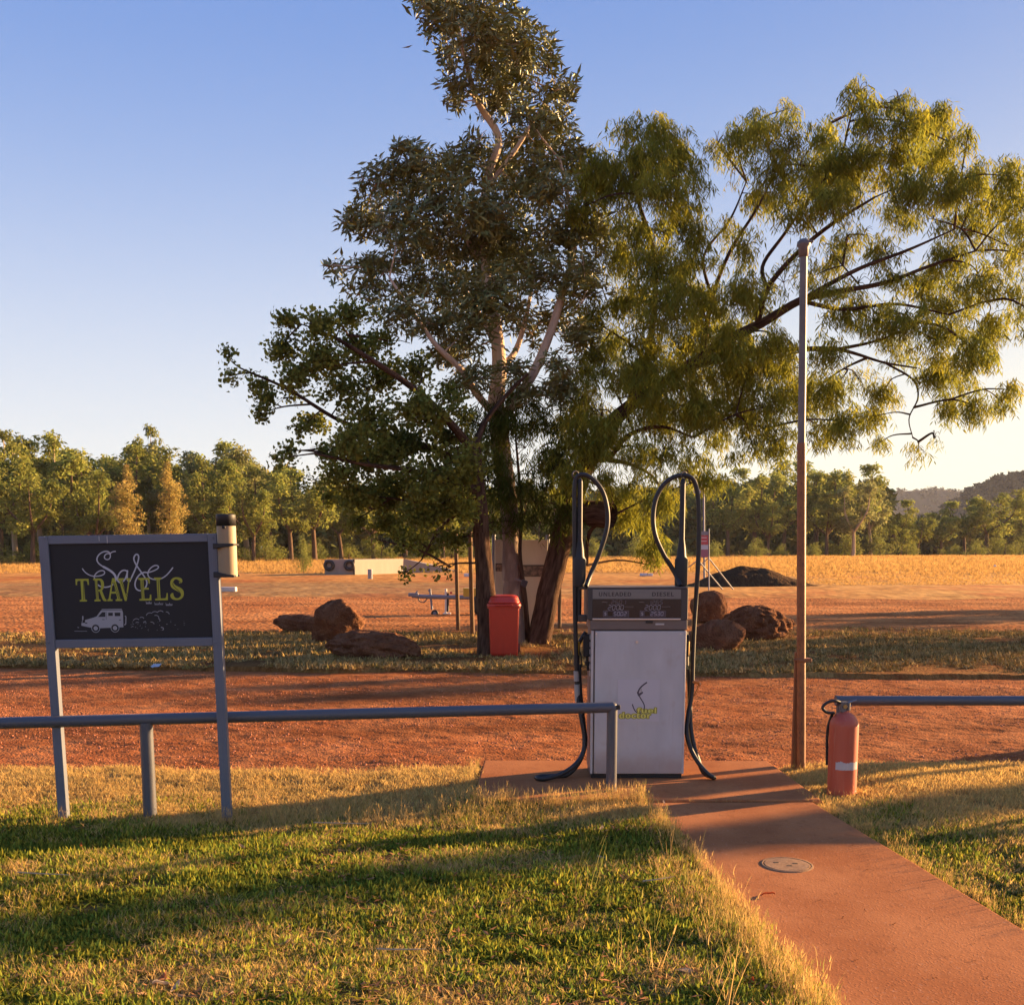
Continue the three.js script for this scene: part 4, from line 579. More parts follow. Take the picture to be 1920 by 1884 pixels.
boulder(612, 772, 1188, 1240, 427, 'wide low rough boulder in front of the tallest one', { rough: 0.42, cuts: 5, deep: 0.6, tilt: -0.06, pits: 0.06 });
boulder(1296, 1362, 1110, 1172, 433, 'pale rounded upright boulder behind the right group', { rough: 0.14, cuts: 10, back: 0.5 });
boulder(1352, 1484, 1142, 1204, 444, 'dark pitted boulder at the right of the right group', { rough: 0.26, cuts: 4, pits: 0.1 });
boulder(1286, 1402, 1165, 1224, 455, 'smooth brown boulder at the front of the right group', { rough: 0.15, cuts: 7 });
for (const [px, py, w, s] of [[757, 1232, 16, 461], [744, 1217, 9, 463], [730, 1238, 8, 467]]) { const b = gnd(px, py), k = w / FOCAL * -b.z / 2; tag(obj('stone', rockGeo(s, k, k * 0.9, k, 0.3, 6), M.rock, scene, V(b.x, 0.03 + k * 0.6, b.z)), ['small stone farthest right beside the wide low boulder', 'small stone behind the right end of the wide low boulder', 'small stone in front of the wide low boulder'][[461, 463, 467].indexOf(s)], 'stone'); }

// ---------------------------------------------------------------- things among and behind the trees
function post(px, pyT, pyB, r, label, mat = M.postGrey, d) { const b = d ? V(at(px, pyB, d).x, 0, -d) : gnd(px, pyB), h = at(px, pyT, -b.z).y; const t = thing('post', label, 'post', b); obj('shaft', cyl(r, r * 0.95, h + 0.1, 14, 0, (h - 0.1) / 2, 0), mat, t); obj('cap', cyl(r * 1.12, r * 1.05, 0.03, 14, 0, h + 0.01, 0), mat, t); t.rotation.z = 0; return t; }
post(859, 1000, 1181, 0.042, 'thin dark post left of the dark trunk, the farther left of two').rotation.z = 0.02;
post(886, 1000, 1196, 0.044, 'thin dark post just left of the dark trunk').rotation.z = 0.02;
post(1049, 1005, 1178, 0.04, 'thin dark post right of the leaning trunk');
post(898, 1000, 1126, 0.045, 'slim white post seen behind the dark trunk', std({ color: RGB(0.62, 0.6, 0.62), roughness: 0.5 }));
{ // the information shelter board
  const D = 18.6, b = V(at(978, 1180, D).x, 0, -D), t = thing('information_board', 'large pale information board with a dark picture strip behind the trunks', 'sign', b), P = (px, py) => at(px, py, D).sub(b);
  const bx = (name, x0, y0, x1, y1, dz, dp, mat, par = t) => { const a = P(x0, y0), c = P(x1, y1); return obj(name, rbox(c.x - a.x, a.y - c.y, dp, 0.006, (a.x + c.x) / 2, (a.y + c.y) / 2, dz), mat, par); };
  const pale = std({ map: rep(grimeTex, 1), color: RGB(0.47, 0.43, 0.37), roughness: 0.6 });
  for (const [a, c] of [[928, 975], [978, 1026]]) bx('panel', a, 1012, c, 1180, 0, 0.04, pale);
  const strip = (x0, y0, x1, y1, seed) => { const a = P(x0, y0), c = P(x1, y1), g = new THREE.BoxGeometry(c.x - a.x, a.y - c.y, 0.012); g.translate((a.x + c.x) / 2, (a.y + c.y) / 2, 0.025); const m = std({ roughness: 0.5, map: tex([128, 64], (u, v) => { const n = fbm2(u * 6 + seed, v * 3, 4, seed), k = fbm2(u * 14, v * 8 + seed, 3, seed + 1); return mixc([0.03, 0.022, 0.02], [0.33, 0.22, 0.16], clamp(n * 2.2 - 0.6) * k * 1.4 * sstep(0.02, 0.3, 1 - Math.abs(v - 0.45) * 2)); }) }); const me = shade(new THREE.Mesh(g, m)); me.name = 'picture_strip'; t.add(me); };
  strip(980, 1059, 1022, 1081, 9); strip(929, 1056, 944, 1071, 15);
  for (const px of [926, 1027]) obj('frame_post', cyl(0.035, 0.035, P(0, 1005).y + 0.05, 12, P(px, 1100).x, P(0, 1005).y / 2, -0.05), M.galv, t);
}
{ // trailer with jockey wheel
  const D = 27, b = V(at(838, 1157, D).x, 0, -D), t = thing('trailer', 'galvanised trailer drawbar with a jockey wheel, its yellow body hidden by the trunk', 'trailer', b), P = (px, py) => at(px, py, D).sub(b);
  obj('drawbar', [rod(P(772, 1117), P(805, 1119), 0.05), rod(P(800, 1119), P(930, 1121), 0.055)], M.galv, t);
  obj('coupling', [rbox(0.26, 0.09, 0.1, 0.02, P(775, 1115).x, P(775, 1115).y, 0), rod(P(778, 1114), P(783, 1108), 0.02)], M.galv, t);
  obj('safety_chain', tubeOf([P(783, 1119), P(787, 1127), P(795, 1129), P(801, 1121)], 0.015, 24, 8), M.steel, t);
  obj('jockey_post', [rod(P(806, 1104), P(810, 1143), 0.028), rod(P(803, 1108), P(808, 1105), 0.02)], M.galv, t);
  const jw = obj('jockey_wheel', T(new THREE.TorusGeometry(0.068, 0.028, 10, 24), P(815, 1150).x, P(815, 1150).y, 0), M.rubber, t); obj('rim', T(new THREE.CylinderGeometry(0.048, 0.048, 0.04, 18), P(815, 1150).x, P(815, 1150).y, 0, Math.PI / 2), M.galv, jw);
  obj('stand_leg', [rod(P(836, 1104), P(836, 1153), 0.03), rbox(0.2, 0.03, 0.14, 0.005, P(838, 1156).x, 0.02, 0)], std({ color: RGB(0.7, 0.62, 0.55), roughness: 0.5 }), t);
  obj('winch_post', rod(P(839.5, 1112), P(839.5, 1147), 0.03), M.black, t);
  obj('toolbox', rbox(P(925, 1108).x - P(868, 1108).x, 0.26, 0.5, 0.02, P(897, 1112).x, P(897, 1112).y, -0.2), M.yellow, t);
  const w = obj('wheel', T(new THREE.TorusGeometry(0.22, 0.085, 12, 28), P(905, 1135).x, P(905, 1135).y + 0.03, 0), M.rubber, t); obj('rim', T(new THREE.CylinderGeometry(0.16, 0.16, 0.1, 20), P(905, 1135).x, P(905, 1135).y + 0.03, 0, Math.PI / 2), M.galv, w);
  obj('tail_lamp', rbox(0.06, 0.05, 0.04, 0.008, P(846, 1111).x, P(846, 1111).y, 0.05), std({ color: RGB(0.5, 0.02, 0.02), roughness: 0.3 }), t);
}
{ // loading ramp with two tyres on its end
  const D = -gnd(638, 1080).z, b = V(at(638, 1080, D).x, 0, -D), t = thing('loading_ramp', 'whitewashed concrete loading ramp with two dark tyres fixed to its end', 'loading ramp', b), P = (px, py, d = D) => at(px, py, d).sub(b);
  const h = P(0, 1049).y, x0 = P(609, 1080).x, x1 = P(665, 1080).x, x2 = P(757, 1079, D + 5.2).x, z2 = -5.2;
  const prism = (pts, y1, y2) => { const s = new THREE.Shape(pts.map(([x, z]) => new THREE.Vector2(x, -z))), g = new THREE.ExtrudeGeometry(s, { depth: y2 - y1, bevelEnabled: false }); g.rotateX(-Math.PI / 2); g.translate(0, y1, 0); return g; };
  obj('end_block', prism([[x0, 0], [x1, 0], [x2, z2], [x2 - (x1 - x0), z2]], -0.1, h), M.concrete, t);
  const rs = prism([[x2, z2], [x2 + 0.05, z2], [x2 + 3.6, z2 - 1.5], [x2 + 1.6, z2 - 3.2], [x2 - 1.8, z2 - 0.2]], -0.1, h), p = rs.attributes.position; for (let i = 0; i < p.count; i++) if (p.getY(i) > 0.1) p.setY(i, h - clamp((p.getX(i) - x2) / 3.6) * (h - 0.12)); rs.computeVertexNormals(); obj('sloping_wall', rs, M.concrete, t);
  for (const px of [617, 655]) { const r = 0.24; obj('tyre', T(new THREE.TorusGeometry(r, 0.11, 12, 28), P(px, 1060).x, P(px, 1060).y, 0.06, 0, 0, 0, 0).scale(1, 1, 1), M.rubber, t); }
  obj('corner_fender', rbox(0.1, h + 0.02, 0.12, 0.01, x1 - 0.03, h / 2, 0.03), M.rubber, t);
}
{ const D = 56, b = V(at(694, 1081, D).x, 0, -D); const t = thing('drum', 'small grey drum standing in front of the lit side of the loading ramp', 'drum', b); const k = D / FOCAL; obj('body', lathe([[0, 0], [4.6 * k, 0], [4.8 * k, 2 * k], [4.5 * k, 3 * k], [4.5 * k, 10 * k], [4.8 * k, 11 * k], [4.6 * k, 19 * k], [0, 19 * k]], 20), M.blockGrey, t); obj('lid', cyl(4.9 * k, 4.7 * k, 1.6 * k, 20, 0, 19.5 * k, 0), M.galv, t); }
{ // red and white notice on a braced frame
  const D = -gnd(1330, 1111).z, b = V(at(1330, 1111, D).x, 0, -D), t = thing('road_sign', 'narrow red and white notice on a braced steel frame beside the dark mound', 'sign', b), P = (px, py) => at(px, py, D).sub(b), r = 0.026;
  for (const px of [1329.5, 1309]) obj('upright', rod(P(px, 1111).setZ(0), P(px, px > 1320 ? 991 : 996).setZ(0), r), M.galv, t);
  for (const [a, c] of [[[1329, 1046], [1389, 1113]], [[1309, 1050], [1368, 1112]]]) obj('brace', rod(P(...a), P(...c).setZ(-0.9), r), M.galv, t);
  obj('cross_brace', [rod(P(1329, 1046).setZ(-0.03), P(1314, 1062).setZ(-0.35), r * 0.8), rod(P(1309, 1050).setZ(-0.03), P(1294, 1064).setZ(-0.35), r * 0.8)], M.galv, t);
  const bx = (name, y0, y1, m) => { const a = P(1311, y0), c = P(1327.5, y1); obj(name, rbox(c.x - a.x, a.y - c.y, 0.025, 0.004, (a.x + c.x) / 2, (a.y + c.y) / 2, 0.03), m, t); }, C = (r2, g, bb) => std({ color: RGB(r2, g, bb), roughness: 0.55 });
  bx('header_plate', 996, 1003, M.galv); bx('red_plate', 1003.5, 1021, C(0.42, 0.07, 0.08)); bx('white_plate', 1021.5, 1030, C(0.42, 0.45, 0.52)); bx('lower_plate', 1030.5, 1045, C(0.26, 0.1, 0.15));
  for (const y of [1008, 1014.5]) { const a = P(1313, y); obj('lettering', rbox(P(1325, y).x - a.x, 0.035, 0.004, 0.001, P(1319, y).x, a.y, 0.045), C(0.55, 0.4, 0.4), t); }
}
{ const D = 47, b = V(at(1316, 1100, D).x, 0, -D), t = thing('direction_sign', 'pale rectangular sign plate high on a slim pole behind the right pump hose', 'sign', b), P = (px, py) => at(px, py, D).sub(b); obj('pole', rod(V(0.12, -0.1, 0), P(1319.5, 898).setZ(0), 0.045), M.galv, t); const a = P(1300, 899), c = P(1317, 925); obj('plate', rbox(c.x - a.x, a.y - c.y, 0.03, 0.004, (a.x + c.x) / 2, (a.y + c.y) / 2, 0.06), std({ color: RGB(0.42, 0.42, 0.5), roughness: 0.5 }), t); }
{ // mound of dark soil
  const D = -gnd(1410, 1103).z, b = V(at(1405, 1100, D).x, 0, -D - 1.4), g = new THREE.PlaneGeometry(1, 1, 140, 60); g.rotateX(-Math.PI / 2); const p = g.attributes.position, uv = g.attributes.uv, x0 = at(1288, 1100, D).x - b.x, x1 = at(1600, 1103, D).x - b.x, hh = at(0, 1068, D).y;
  for (let i = 0; i < p.count; i++) { const u = p.getX(i) + 0.5, w = p.getZ(i) * 2, x = lerp(x0, x1, u), prof = (sstep(-0.02, 0.36, u) - 0.35 * sstep(0.5, 0.64, u) - 0.47 * sstep(0.58, 0.82, u) - 0.18 * sstep(0.7, 1.0, u)) * (0.9 + 0.2 * fbm2(u * 7, 3, 3, 505)); const y = hh * 1.0 * prof * Math.max(0, 1 - Math.pow(Math.abs(w), 1.6)) * (0.85 + 0.35 * fbm2(x * 0.8, w * 3 + 4, 4, 501)) + 0.06 * fbm2(x * 4, w * 8, 3, 503) * prof; p.setXYZ(i, x, y + 0.02 - 0.14 * Math.max(0, Math.abs(w) - 0.9) * 10 * 0.1, w * 1.9); uv.setXY(i, x, w * 1.9 + y); } g.computeVertexNormals();
  tag(obj('soil_mound', g, M.mound, scene, b), 'low mound of dark soil in the orange field right of the pump', 'soil mound');
}
{ const c = gnd(428, 1113), k = -c.z / FOCAL; tag(obj('concrete_block', rbox(30 * k, 9 * k, 14 * k, 0.03, 0, 0, 0), std({ map: rep(grimeTex, 1), color: RGB(0.66, 0.6, 0.53), roughness: 0.9 }), scene, V(c.x, 4 * k + fieldY(c.x, -c.z), c.z)), 'small whitish block lying on the ground right of the sign', 'block'); }
{ const c = gnd(878, 1084), k = -c.z / FOCAL; tag(obj('concrete_block', rbox(16 * k, 6 * k, 9 * k, 0.03), std({ color: RGB(0.6, 0.57, 0.56), roughness: 0.9 }), scene, V(c.x, 3 * k + fieldY(c.x, -c.z), c.z)), 'small whitish block far off between the two thin dark posts', 'block'); }
{ const c = gnd(1212, 1083), k = -c.z / FOCAL; tag(obj('concrete_block', rbox(24 * k, 5 * k, 9 * k, 0.03), std({ color: RGB(0.5, 0.48, 0.55), roughness: 0.9 }), scene, V(c.x, 2.5 * k + fieldY(c.x, -c.z), c.z)), 'flat whitish block far off above the pump display', 'block'); }
{ const c = gnd(1866, 1067), k = -c.z / FOCAL; tag(obj('marker_stone', rockGeo(481, 3 * k, 3 * k, 3 * k, 0.1, 6), std({ color: RGB(0.7, 0.66, 0.62), roughness: 0.9 }), scene, V(c.x, 2 * k + fieldY(c.x, -c.z), c.z)), 'tiny white stone far out in the field near the right edge', 'stone'); }
{ const c = gnd(292, 1253, 0.05), k = -c.z / FOCAL, g = new THREE.PlaneGeometry(15 * k, 0.14, 8, 4); g.rotateX(-1.35); const p = g.attributes.position; for (let i = 0; i < p.count; i++) p.setY(i, p.getY(i) + 0.02 * (fbm2(p.getX(i) * 40, p.getZ(i) * 40 + 5, 2, 9) - 0.5)); g.computeVertexNormals(); tag(obj('litter', g, std({ color: RGB(0.42, 0.43, 0.46), roughness: 0.6, side: THREE.DoubleSide }), scene, V(c.x, 0.09, c.z)), 'scrap of white litter on the dry strip beneath the sign', 'litter'); }
{ // fallen leaves one can pick out on the lawn
  const R = rng(611), kinds = [[0.34, 0.13, 0.06], [0.42, 0.27, 0.15], [0.46, 0.36, 0.27], [0.4, 0.1, 0.04]].map((c) => leafMat(...c, 0.25));
  const leafG = [0, 1, 2].map((k) => { const g = new THREE.PlaneGeometry(1, 1, 10, 4), p = g.attributes.position; for (let i = 0; i < p.count; i++) { const u = p.getX(i) + 0.5, w = Math.pow(Math.sin(Math.PI * clamp(u, 0.02, 0.99)), 0.8) * [0.32, 0.42, 0.24][k], y = p.getY(i) * 2 * w; p.setXYZ(i, u - 0.5, 0.12 * Math.abs(y / (w + 1e-3)) + [0.25, 0.12, 0.4][k] * (u - 0.5) ** 2 * 2 * (k === 2 ? Math.sin(u * 5) : 1), y * 0.5); } g.computeVertexNormals(); return g; });
  [[152, 1586, 3, 0, 0.05], [303, 1840, 0, 1, 0.055], [330, 1852, 2, 0, 0.05], [308, 1846, 2, 2, 0.07], [268, 1866, 1, 1, 0.045], [418, 1872, 2, 1, 0.06], [336, 1868, 1, 0, 0.035], [1408, 1852, 3, 0, 0.062], [1350, 1858, 2, 1, 0.065], [1128, 1556, 2, 0, 0.06], [1130, 1610, 2, 2, 0.06], [1298, 1830, 2, 2, 0.1], [690, 1650, 1, 0, 0.05], [453, 1588, 1, 1, 0.04], [535, 1770, 1, 0, 0.045], [1245, 1505, 2, 0, 0.03], [1440, 1676, 3, 2, 0.05], [372, 1790, 2, 0, 0.04]].forEach(([px, py, m, k, s], n, all) => {
    const c = gnd(px, py, 0.045), rank = all.filter((q) => q[0] < px).length, me = tag(obj('fallen_leaf', leafG[k], kinds[m], scene, c), ['reddish brown', 'tan', 'pale grey-brown', 'bright orange-red'][m] + ' curled fallen leaf, ' + ORD[rank] + ' from the left of the leaves lying about', 'fallen leaf', 'fallen leaves on the lawn and path'); me.scale.setScalar(s * 1.35); me.rotation.set((R() - 0.5) * 0.9, R() * 6.28, (R() - 0.5) * 0.9); if (px === 1440) me.position.y = 0.045;
  });
  [[752, 1782, 0.2], [80, 1640, 0.3], [1235, 1650, 0.16], [640, 1545, 0.34]].forEach(([px, py, l], n) => { const c = gnd(px, py, 0.085), a = R() * 0.6 - 0.3; tag(obj('twig', taper([V(-l / 2, 0, 0), V(-l * 0.1, 0.008, 0.012), V(l / 2, 0.01, -0.01)], [0.004, 0.0035, 0.0018], 10, 6, 0.2, 5), M.barkFarPale, scene, c), ['thin pale twig in the middle of the left lawn, near the bottom edge', 'thin pale twig at the far left of the lawn', 'thin pale twig in the grass close to the left edge of the path', 'thin pale twig at the back of the lawn, right of the sign'][n], 'twig').rotation.y = a; });
}
// ---------------------------------------------------------------- the three trees in the middle
const sprigBroad = [1, 2, 3].map((s) => { const R = rng(700 + s), b = new Bag(); for (let i = 0; i < 8; i++) { const a = i * 2.4 + R(), up = 0.1 + 0.75 * R(), d = V(Math.cos(a), up, Math.sin(a)).normalize(), sd = perp(d, R), o = V(0, -0.09 + 0.15 * (i / 8), 0); b.leaf(o, d, sd, 0.11 + 0.08 * R(), 0.032 + 0.014 * R(), 0.03 * R()); } return b.geo(); });
const sprigRound = [1, 2, 3].map((s) => { const R = rng(710 + s), b = new Bag(); for (let i = 0; i < 10; i++) { const o = V((R() - 0.5) * 0.24, (R() - 0.7) * 0.3, (R() - 0.5) * 0.24), d = V(R() - 0.5, -0.4 - R() * 0.6, R() - 0.5).normalize(); b.leaf(o, d, perp(d, R), 0.055 + 0.035 * R(), 0.06 + 0.03 * R(), 0); } return b.geo(); });
const sprigWeep = [1, 2, 3].map((s) => { const R = rng(720 + s), b = new Bag(); for (let k = 0; k < 4; k++) { const a = R() * 6.28, ox = Math.cos(a) * 0.11, oz = Math.sin(a) * 0.11; for (let i = 0; i < 6; i++) { const t = i / 6, o = V(ox * (0.4 + t), 0.06 - 0.24 * t * (0.7 + 0.3 * R()), oz * (0.4 + t)), th = R() * 6.28, sp = 0.25 + 0.75 * R(), d = V(Math.cos(th) * sp, -0.95 + 0.35 * R(), Math.sin(th) * sp).normalize(); b.leaf(o, d, perp(d, R), 0.085 + 0.06 * R(), 0.013 + 0.008 * R(), 0.03 * R()); } } return b.geo(); });

function bigTree(name, label, o) {
  const R = rng(o.seed), base = gnd(...o.foot), D = -base.z, t = thing(name, label, 'tree', base);
  const P = ([px, py, dz = 0]) => at(px, py, D + dz).sub(base), px = (n) => n / FOCAL * D;
  const nodes = [];
  o.limbs.forEach((l, i) => {
    const pts = l.pts.map(P); if (i === 0) pts[0].y = Math.min(pts[0].y, -0.08);
    const g = taper(pts, l.w.map((w) => px(w) / 2), l.n ?? 26, i === 0 ? 18 : 11, i === 0 ? 0.16 : 0.12, o.seed + i);
    obj(i < (o.trunks ?? 1) ? 'trunk' : 'limb', g, l.bark ?? o.bark, t);
    const c = new THREE.CatmullRomCurve3(pts, false, 'centripetal'); for (let k = 4; k <= 24; k++) nodes.push([c.getPointAt(k / 24), px(l.w[l.w.length - 1]) / 2]);
  });
  const twigs = [], lists = o.sprig.map(() => []), S = V(0, 0, 0), out = V(0, 0, 0);
  for (const [cx, cy, rx, ry, dens = 1, dz0] of o.blobs) {
    const c = P([cx, cy, dz0 ?? (R() - 0.5) * 2 * (o.depth ?? 1.1)]), r = V(px(rx), px(ry), px(Math.min(rx, ry) * 0.95));
    let best = null, bd = 1e9; for (const [n, w] of nodes) { const d = n.distanceTo(c) + Math.max(0, n.y - c.y - 0.2) * 1.5; if (d < bd) { bd = d; best = n; } }
    if (best && bd > 0.15) {
      const mid = best.clone().lerp(c, 0.5).add(V((R() - 0.5) * 0.2 * bd, (o.weep ? 0.07 : 0.02) * bd, (R() - 0.5) * 0.2 * bd)), w = Math.min(0.035, 0.007 + 0.011 * bd);
      twigs.push(taper([best, mid, c], [w, w * 0.7, w * 0.4], 9, 6, 0.1, 3)); nodes.push([mid, 0.01]);
    }
    for (let k = 0; k < 5; k++) { const e = dirOf(R).multiply(r).multiplyScalar(0.85).add(c), m = c.clone().lerp(e, 0.5).add(V(0, (o.weep ? 0.08 : 0.03), 0)); twigs.push(taper([c, m, e], [0.007, 0.005, 0.003], 4, 4, 0, 3)); }
    const n = Math.round(o.rate * dens * (rx * ry) / 4900);
    for (let k = 0; k < n; k++) {
      out.copy(dirOf(R)); const q = Math.pow(R(), o.fill ?? 0.5); S.copy(out).multiply(r).multiplyScalar(q * (1 + 0.25 * (R() - 0.5))).add(c);
      if (fbm3(S.x * 2.3 + 40, S.y * 2.3 + 40, S.z * 2.3 + 40, 2, o.seed) < (o.gap ?? 0.36)) continue;
      const quat = new THREE.Quaternion();
      if (o.weep) quat.setFromEuler(new THREE.Euler((R() - 0.5) * 0.5 + out.z * 0.25, R() * 6.28, (R() - 0.5) * 0.5 - out.x * 0.25));
      else quat.setFromUnitVectors(UP, out.clone().multiplyScalar(0.8).add(V(0, o.lift ?? 0.6, 0)).add(dirOf(R).multiplyScalar(0.5)).normalize());
      const k2 = 0.7 + 0.6 * R(), y = R(); lists[R() * lists.length | 0].push([S.clone(), quat, (o.size ?? 1) * (0.75 + 0.5 * R()), o.tint(k2, y, S, out)]);
    }
  }
  obj('branches', twigs, o.bark2 ?? o.bark, t).userData.kind = 'stuff';
  lists.forEach((l, i) => instanced('crown', o.sprig[i], o.leaf, l, t));
  return { t, D, P, px, R, nodes };
}
const tintA = (k, y) => RGB(k * (0.95 + 0.25 * y), k * (0.95 + 0.08 * y), k * (0.95 - 0.15 * y));
const A = bigTree('broadleaf_tree', 'tall tree with long broad leaves and pale forked trunk behind the red bin', {
  seed: 801, foot: [962, 1212], bark: M.barkPale, leaf: M.leafBroad, sprig: sprigBroad, rate: 185, gap: 0.3, fill: 0.55, lift: 0.7, depth: 1.2, tint: tintA, trunks: 3,
  limbs: [
    { pts: [[964, 1225], [962, 1150], [960, 1050], [955, 960], [942, 860], [933, 780]], w: [46, 38, 35, 34, 34, 33], bark: M.barkMid },
    { pts: [[934, 800], [930, 760], [936, 690], [930, 620], [915, 540], [905, 450, 0.2], [915, 330, 0.3], [935, 260, 0.3], [895, 190, 0.2], [870, 100], [850, 10]], w: [32, 30, 27, 23, 20, 17, 15, 13, 11, 8, 5], n: 50 },
    { pts: [[936, 790], [960, 760, -0.2], [1000, 700, -0.3], [1030, 630, -0.3], [1052, 560, -0.3], [1075, 480, -0.2], [1070, 400], [1050, 300]], w: [20, 18, 17, 15, 13, 11, 8, 5], n: 36 },
    { pts: [[938, 690], [965, 660, 0.3], [985, 600, 0.4], [1000, 520, 0.4]], w: [13, 11, 8, 5] },
    { pts: [[930, 780], [895, 740, -0.4], [862, 690, -0.6], [820, 650, -0.8], [770, 580, -0.8], [730, 520, -0.7]], w: [15, 13, 11, 9, 6, 4] },
    { pts: [[908, 500, 0.2], [860, 430, 0.3], [800, 360, 0.4], [760, 320, 0.4]], w: [12, 9, 7, 4] },
    { pts: [[912, 350, 0.3], [960, 290, 0.3], [1010, 210, 0.2], [1040, 160, 0.2]], w: [10, 8, 6, 4] },
    { pts: [[925, 640], [905, 600, 0.5], [870, 540, 0.8], [820, 480, 1.0]], w: [12, 9, 7, 4] }],
  blobs: [[800, 5, 26, 42, 0.7], [835, 40, 45, 52], [890, 40, 62, 55], [880, -35, 72, 52], [945, 55, 55, 45], [985, 85, 40, 42], [905, 120, 65, 55], [845, 100, 28, 30, 0.7], [970, 140, 58, 50], [1030, 110, 22, 40, 0.8], [1040, 175, 40, 35], [1070, 170, 18, 22, 0.9], [930, 190, 48, 38, 0.9], [860, 165, 36, 28, 0.9], [850, 195, 22, 18, 0.7], [985, 205, 58, 42], [1040, 235, 40, 38], [1010, 275, 48, 42], [960, 262, 34, 30, 0.7], [1060, 290, 32, 42], [835, 108, 18, 22, 0.5], [790, -20, 26, 40, 0.7],
    [765, 300, 42, 38], [745, 345, 55, 50], [700, 360, 32, 36], [680, 335, 12, 16, 0.6], [820, 320, 58, 46], [880, 310, 52, 40], [940, 310, 45, 42], [815, 380, 72, 58], [900, 385, 70, 56], [985, 360, 58, 52], [1040, 360, 44, 46], [690, 415, 48, 36], [655, 415, 22, 22, 0.8], [745, 420, 58, 48], [800, 460, 72, 52], [880, 465, 74, 58], [960, 450, 66, 54], [1040, 440, 56, 54], [1085, 430, 34, 44], [725, 500, 46, 34], [780, 525, 62, 40], [680, 500, 34, 26, 0.7], [640, 505, 22, 18, 0.6], [618, 497, 12, 10, 0.6], [850, 550, 66, 48], [930, 540, 58, 44, 0.8], [1000, 520, 54, 46, 0.9], [1065, 520, 42, 44], [1090, 570, 26, 40, 0.9], [700, 540, 48, 30, 0.8], [755, 590, 54, 36], [820, 610, 58, 38, 0.9], [1080, 630, 30, 36, 0.8], [1045, 680, 34, 32, 0.8], [890, 600, 40, 36, 0.8], [960, 590, 36, 34, 0.6], [860, 670, 44, 32, 0.8], [1000, 640, 26, 26, 0.4], [1095, 500, 20, 30], [880, 640, 52, 34, 0.8], [830, 660, 40, 30, 0.7], [940, 500, 60, 46, 1], [900, 570, 60, 40, 0.9], [975, 600, 50, 34, 0.6], [920, 440, 70, 50, 1], [1020, 590, 34, 30, 0.6], [1060, 600, 36, 44, 0.8], [900, 260, 30, 24, 0.5], [1000, 320, 60, 36, 0.9], [900, 710, 40, 34, 0.8, -0.7], [960, 690, 40, 34, 0.7, -0.7], [1000, 740, 40, 34, 0.8, -0.6], [1050, 740, 40, 36, 0.9, -0.3], [860, 720, 36, 30, 0.7, -0.5], [1100, 640, 34, 44, 0.9, 0], [1110, 440, 34, 44, 1, 0], [1105, 360, 40, 40, 1, 0.2], [1090, 300, 36, 36, 0.9, 0.2], [1110, 540, 30, 40, 0.9, 0]],
});
{ // the single leaves that show along its outline
  const L = new Bag(); L.leaf(V(0, 0, 0), V(1, 0, 0), V(0, 0, 1), 0.19, 0.046, 0.02); const g = L.geo(), R = rng(803);
  for (const [cx, cy, rx, ry, n] of [[640, 503, 40, 30, 26], [765, 290, 30, 35, 22], [678, 325, 18, 18, 9], [1075, 165, 20, 22, 14], [1035, 85, 18, 30, 12], [790, 30, 24, 60, 22], [655, 420, 25, 30, 16], [860, 195, 40, 25, 14], [720, 560, 40, 30, 12], [1098, 560, 20, 70, 16]]) {
    const c = A.P([cx, cy, (R() - 0.5) * 0.6]); for (let i = 0; i < n; i++) { const a = R() * 6.28, q = Math.sqrt(R()); const m = obj('leaf', g, M.leafBroad, A.t, V(c.x + Math.cos(a) * q * A.px(rx), c.y + Math.sin(a) * q * A.px(ry), c.z + (R() - 0.5) * 0.4)); m.rotation.set(R() * 6.28, R() * 6.28, (R() - 0.5) * 1.6); m.scale.setScalar(0.75 + 0.5 * R()); }
  }
}
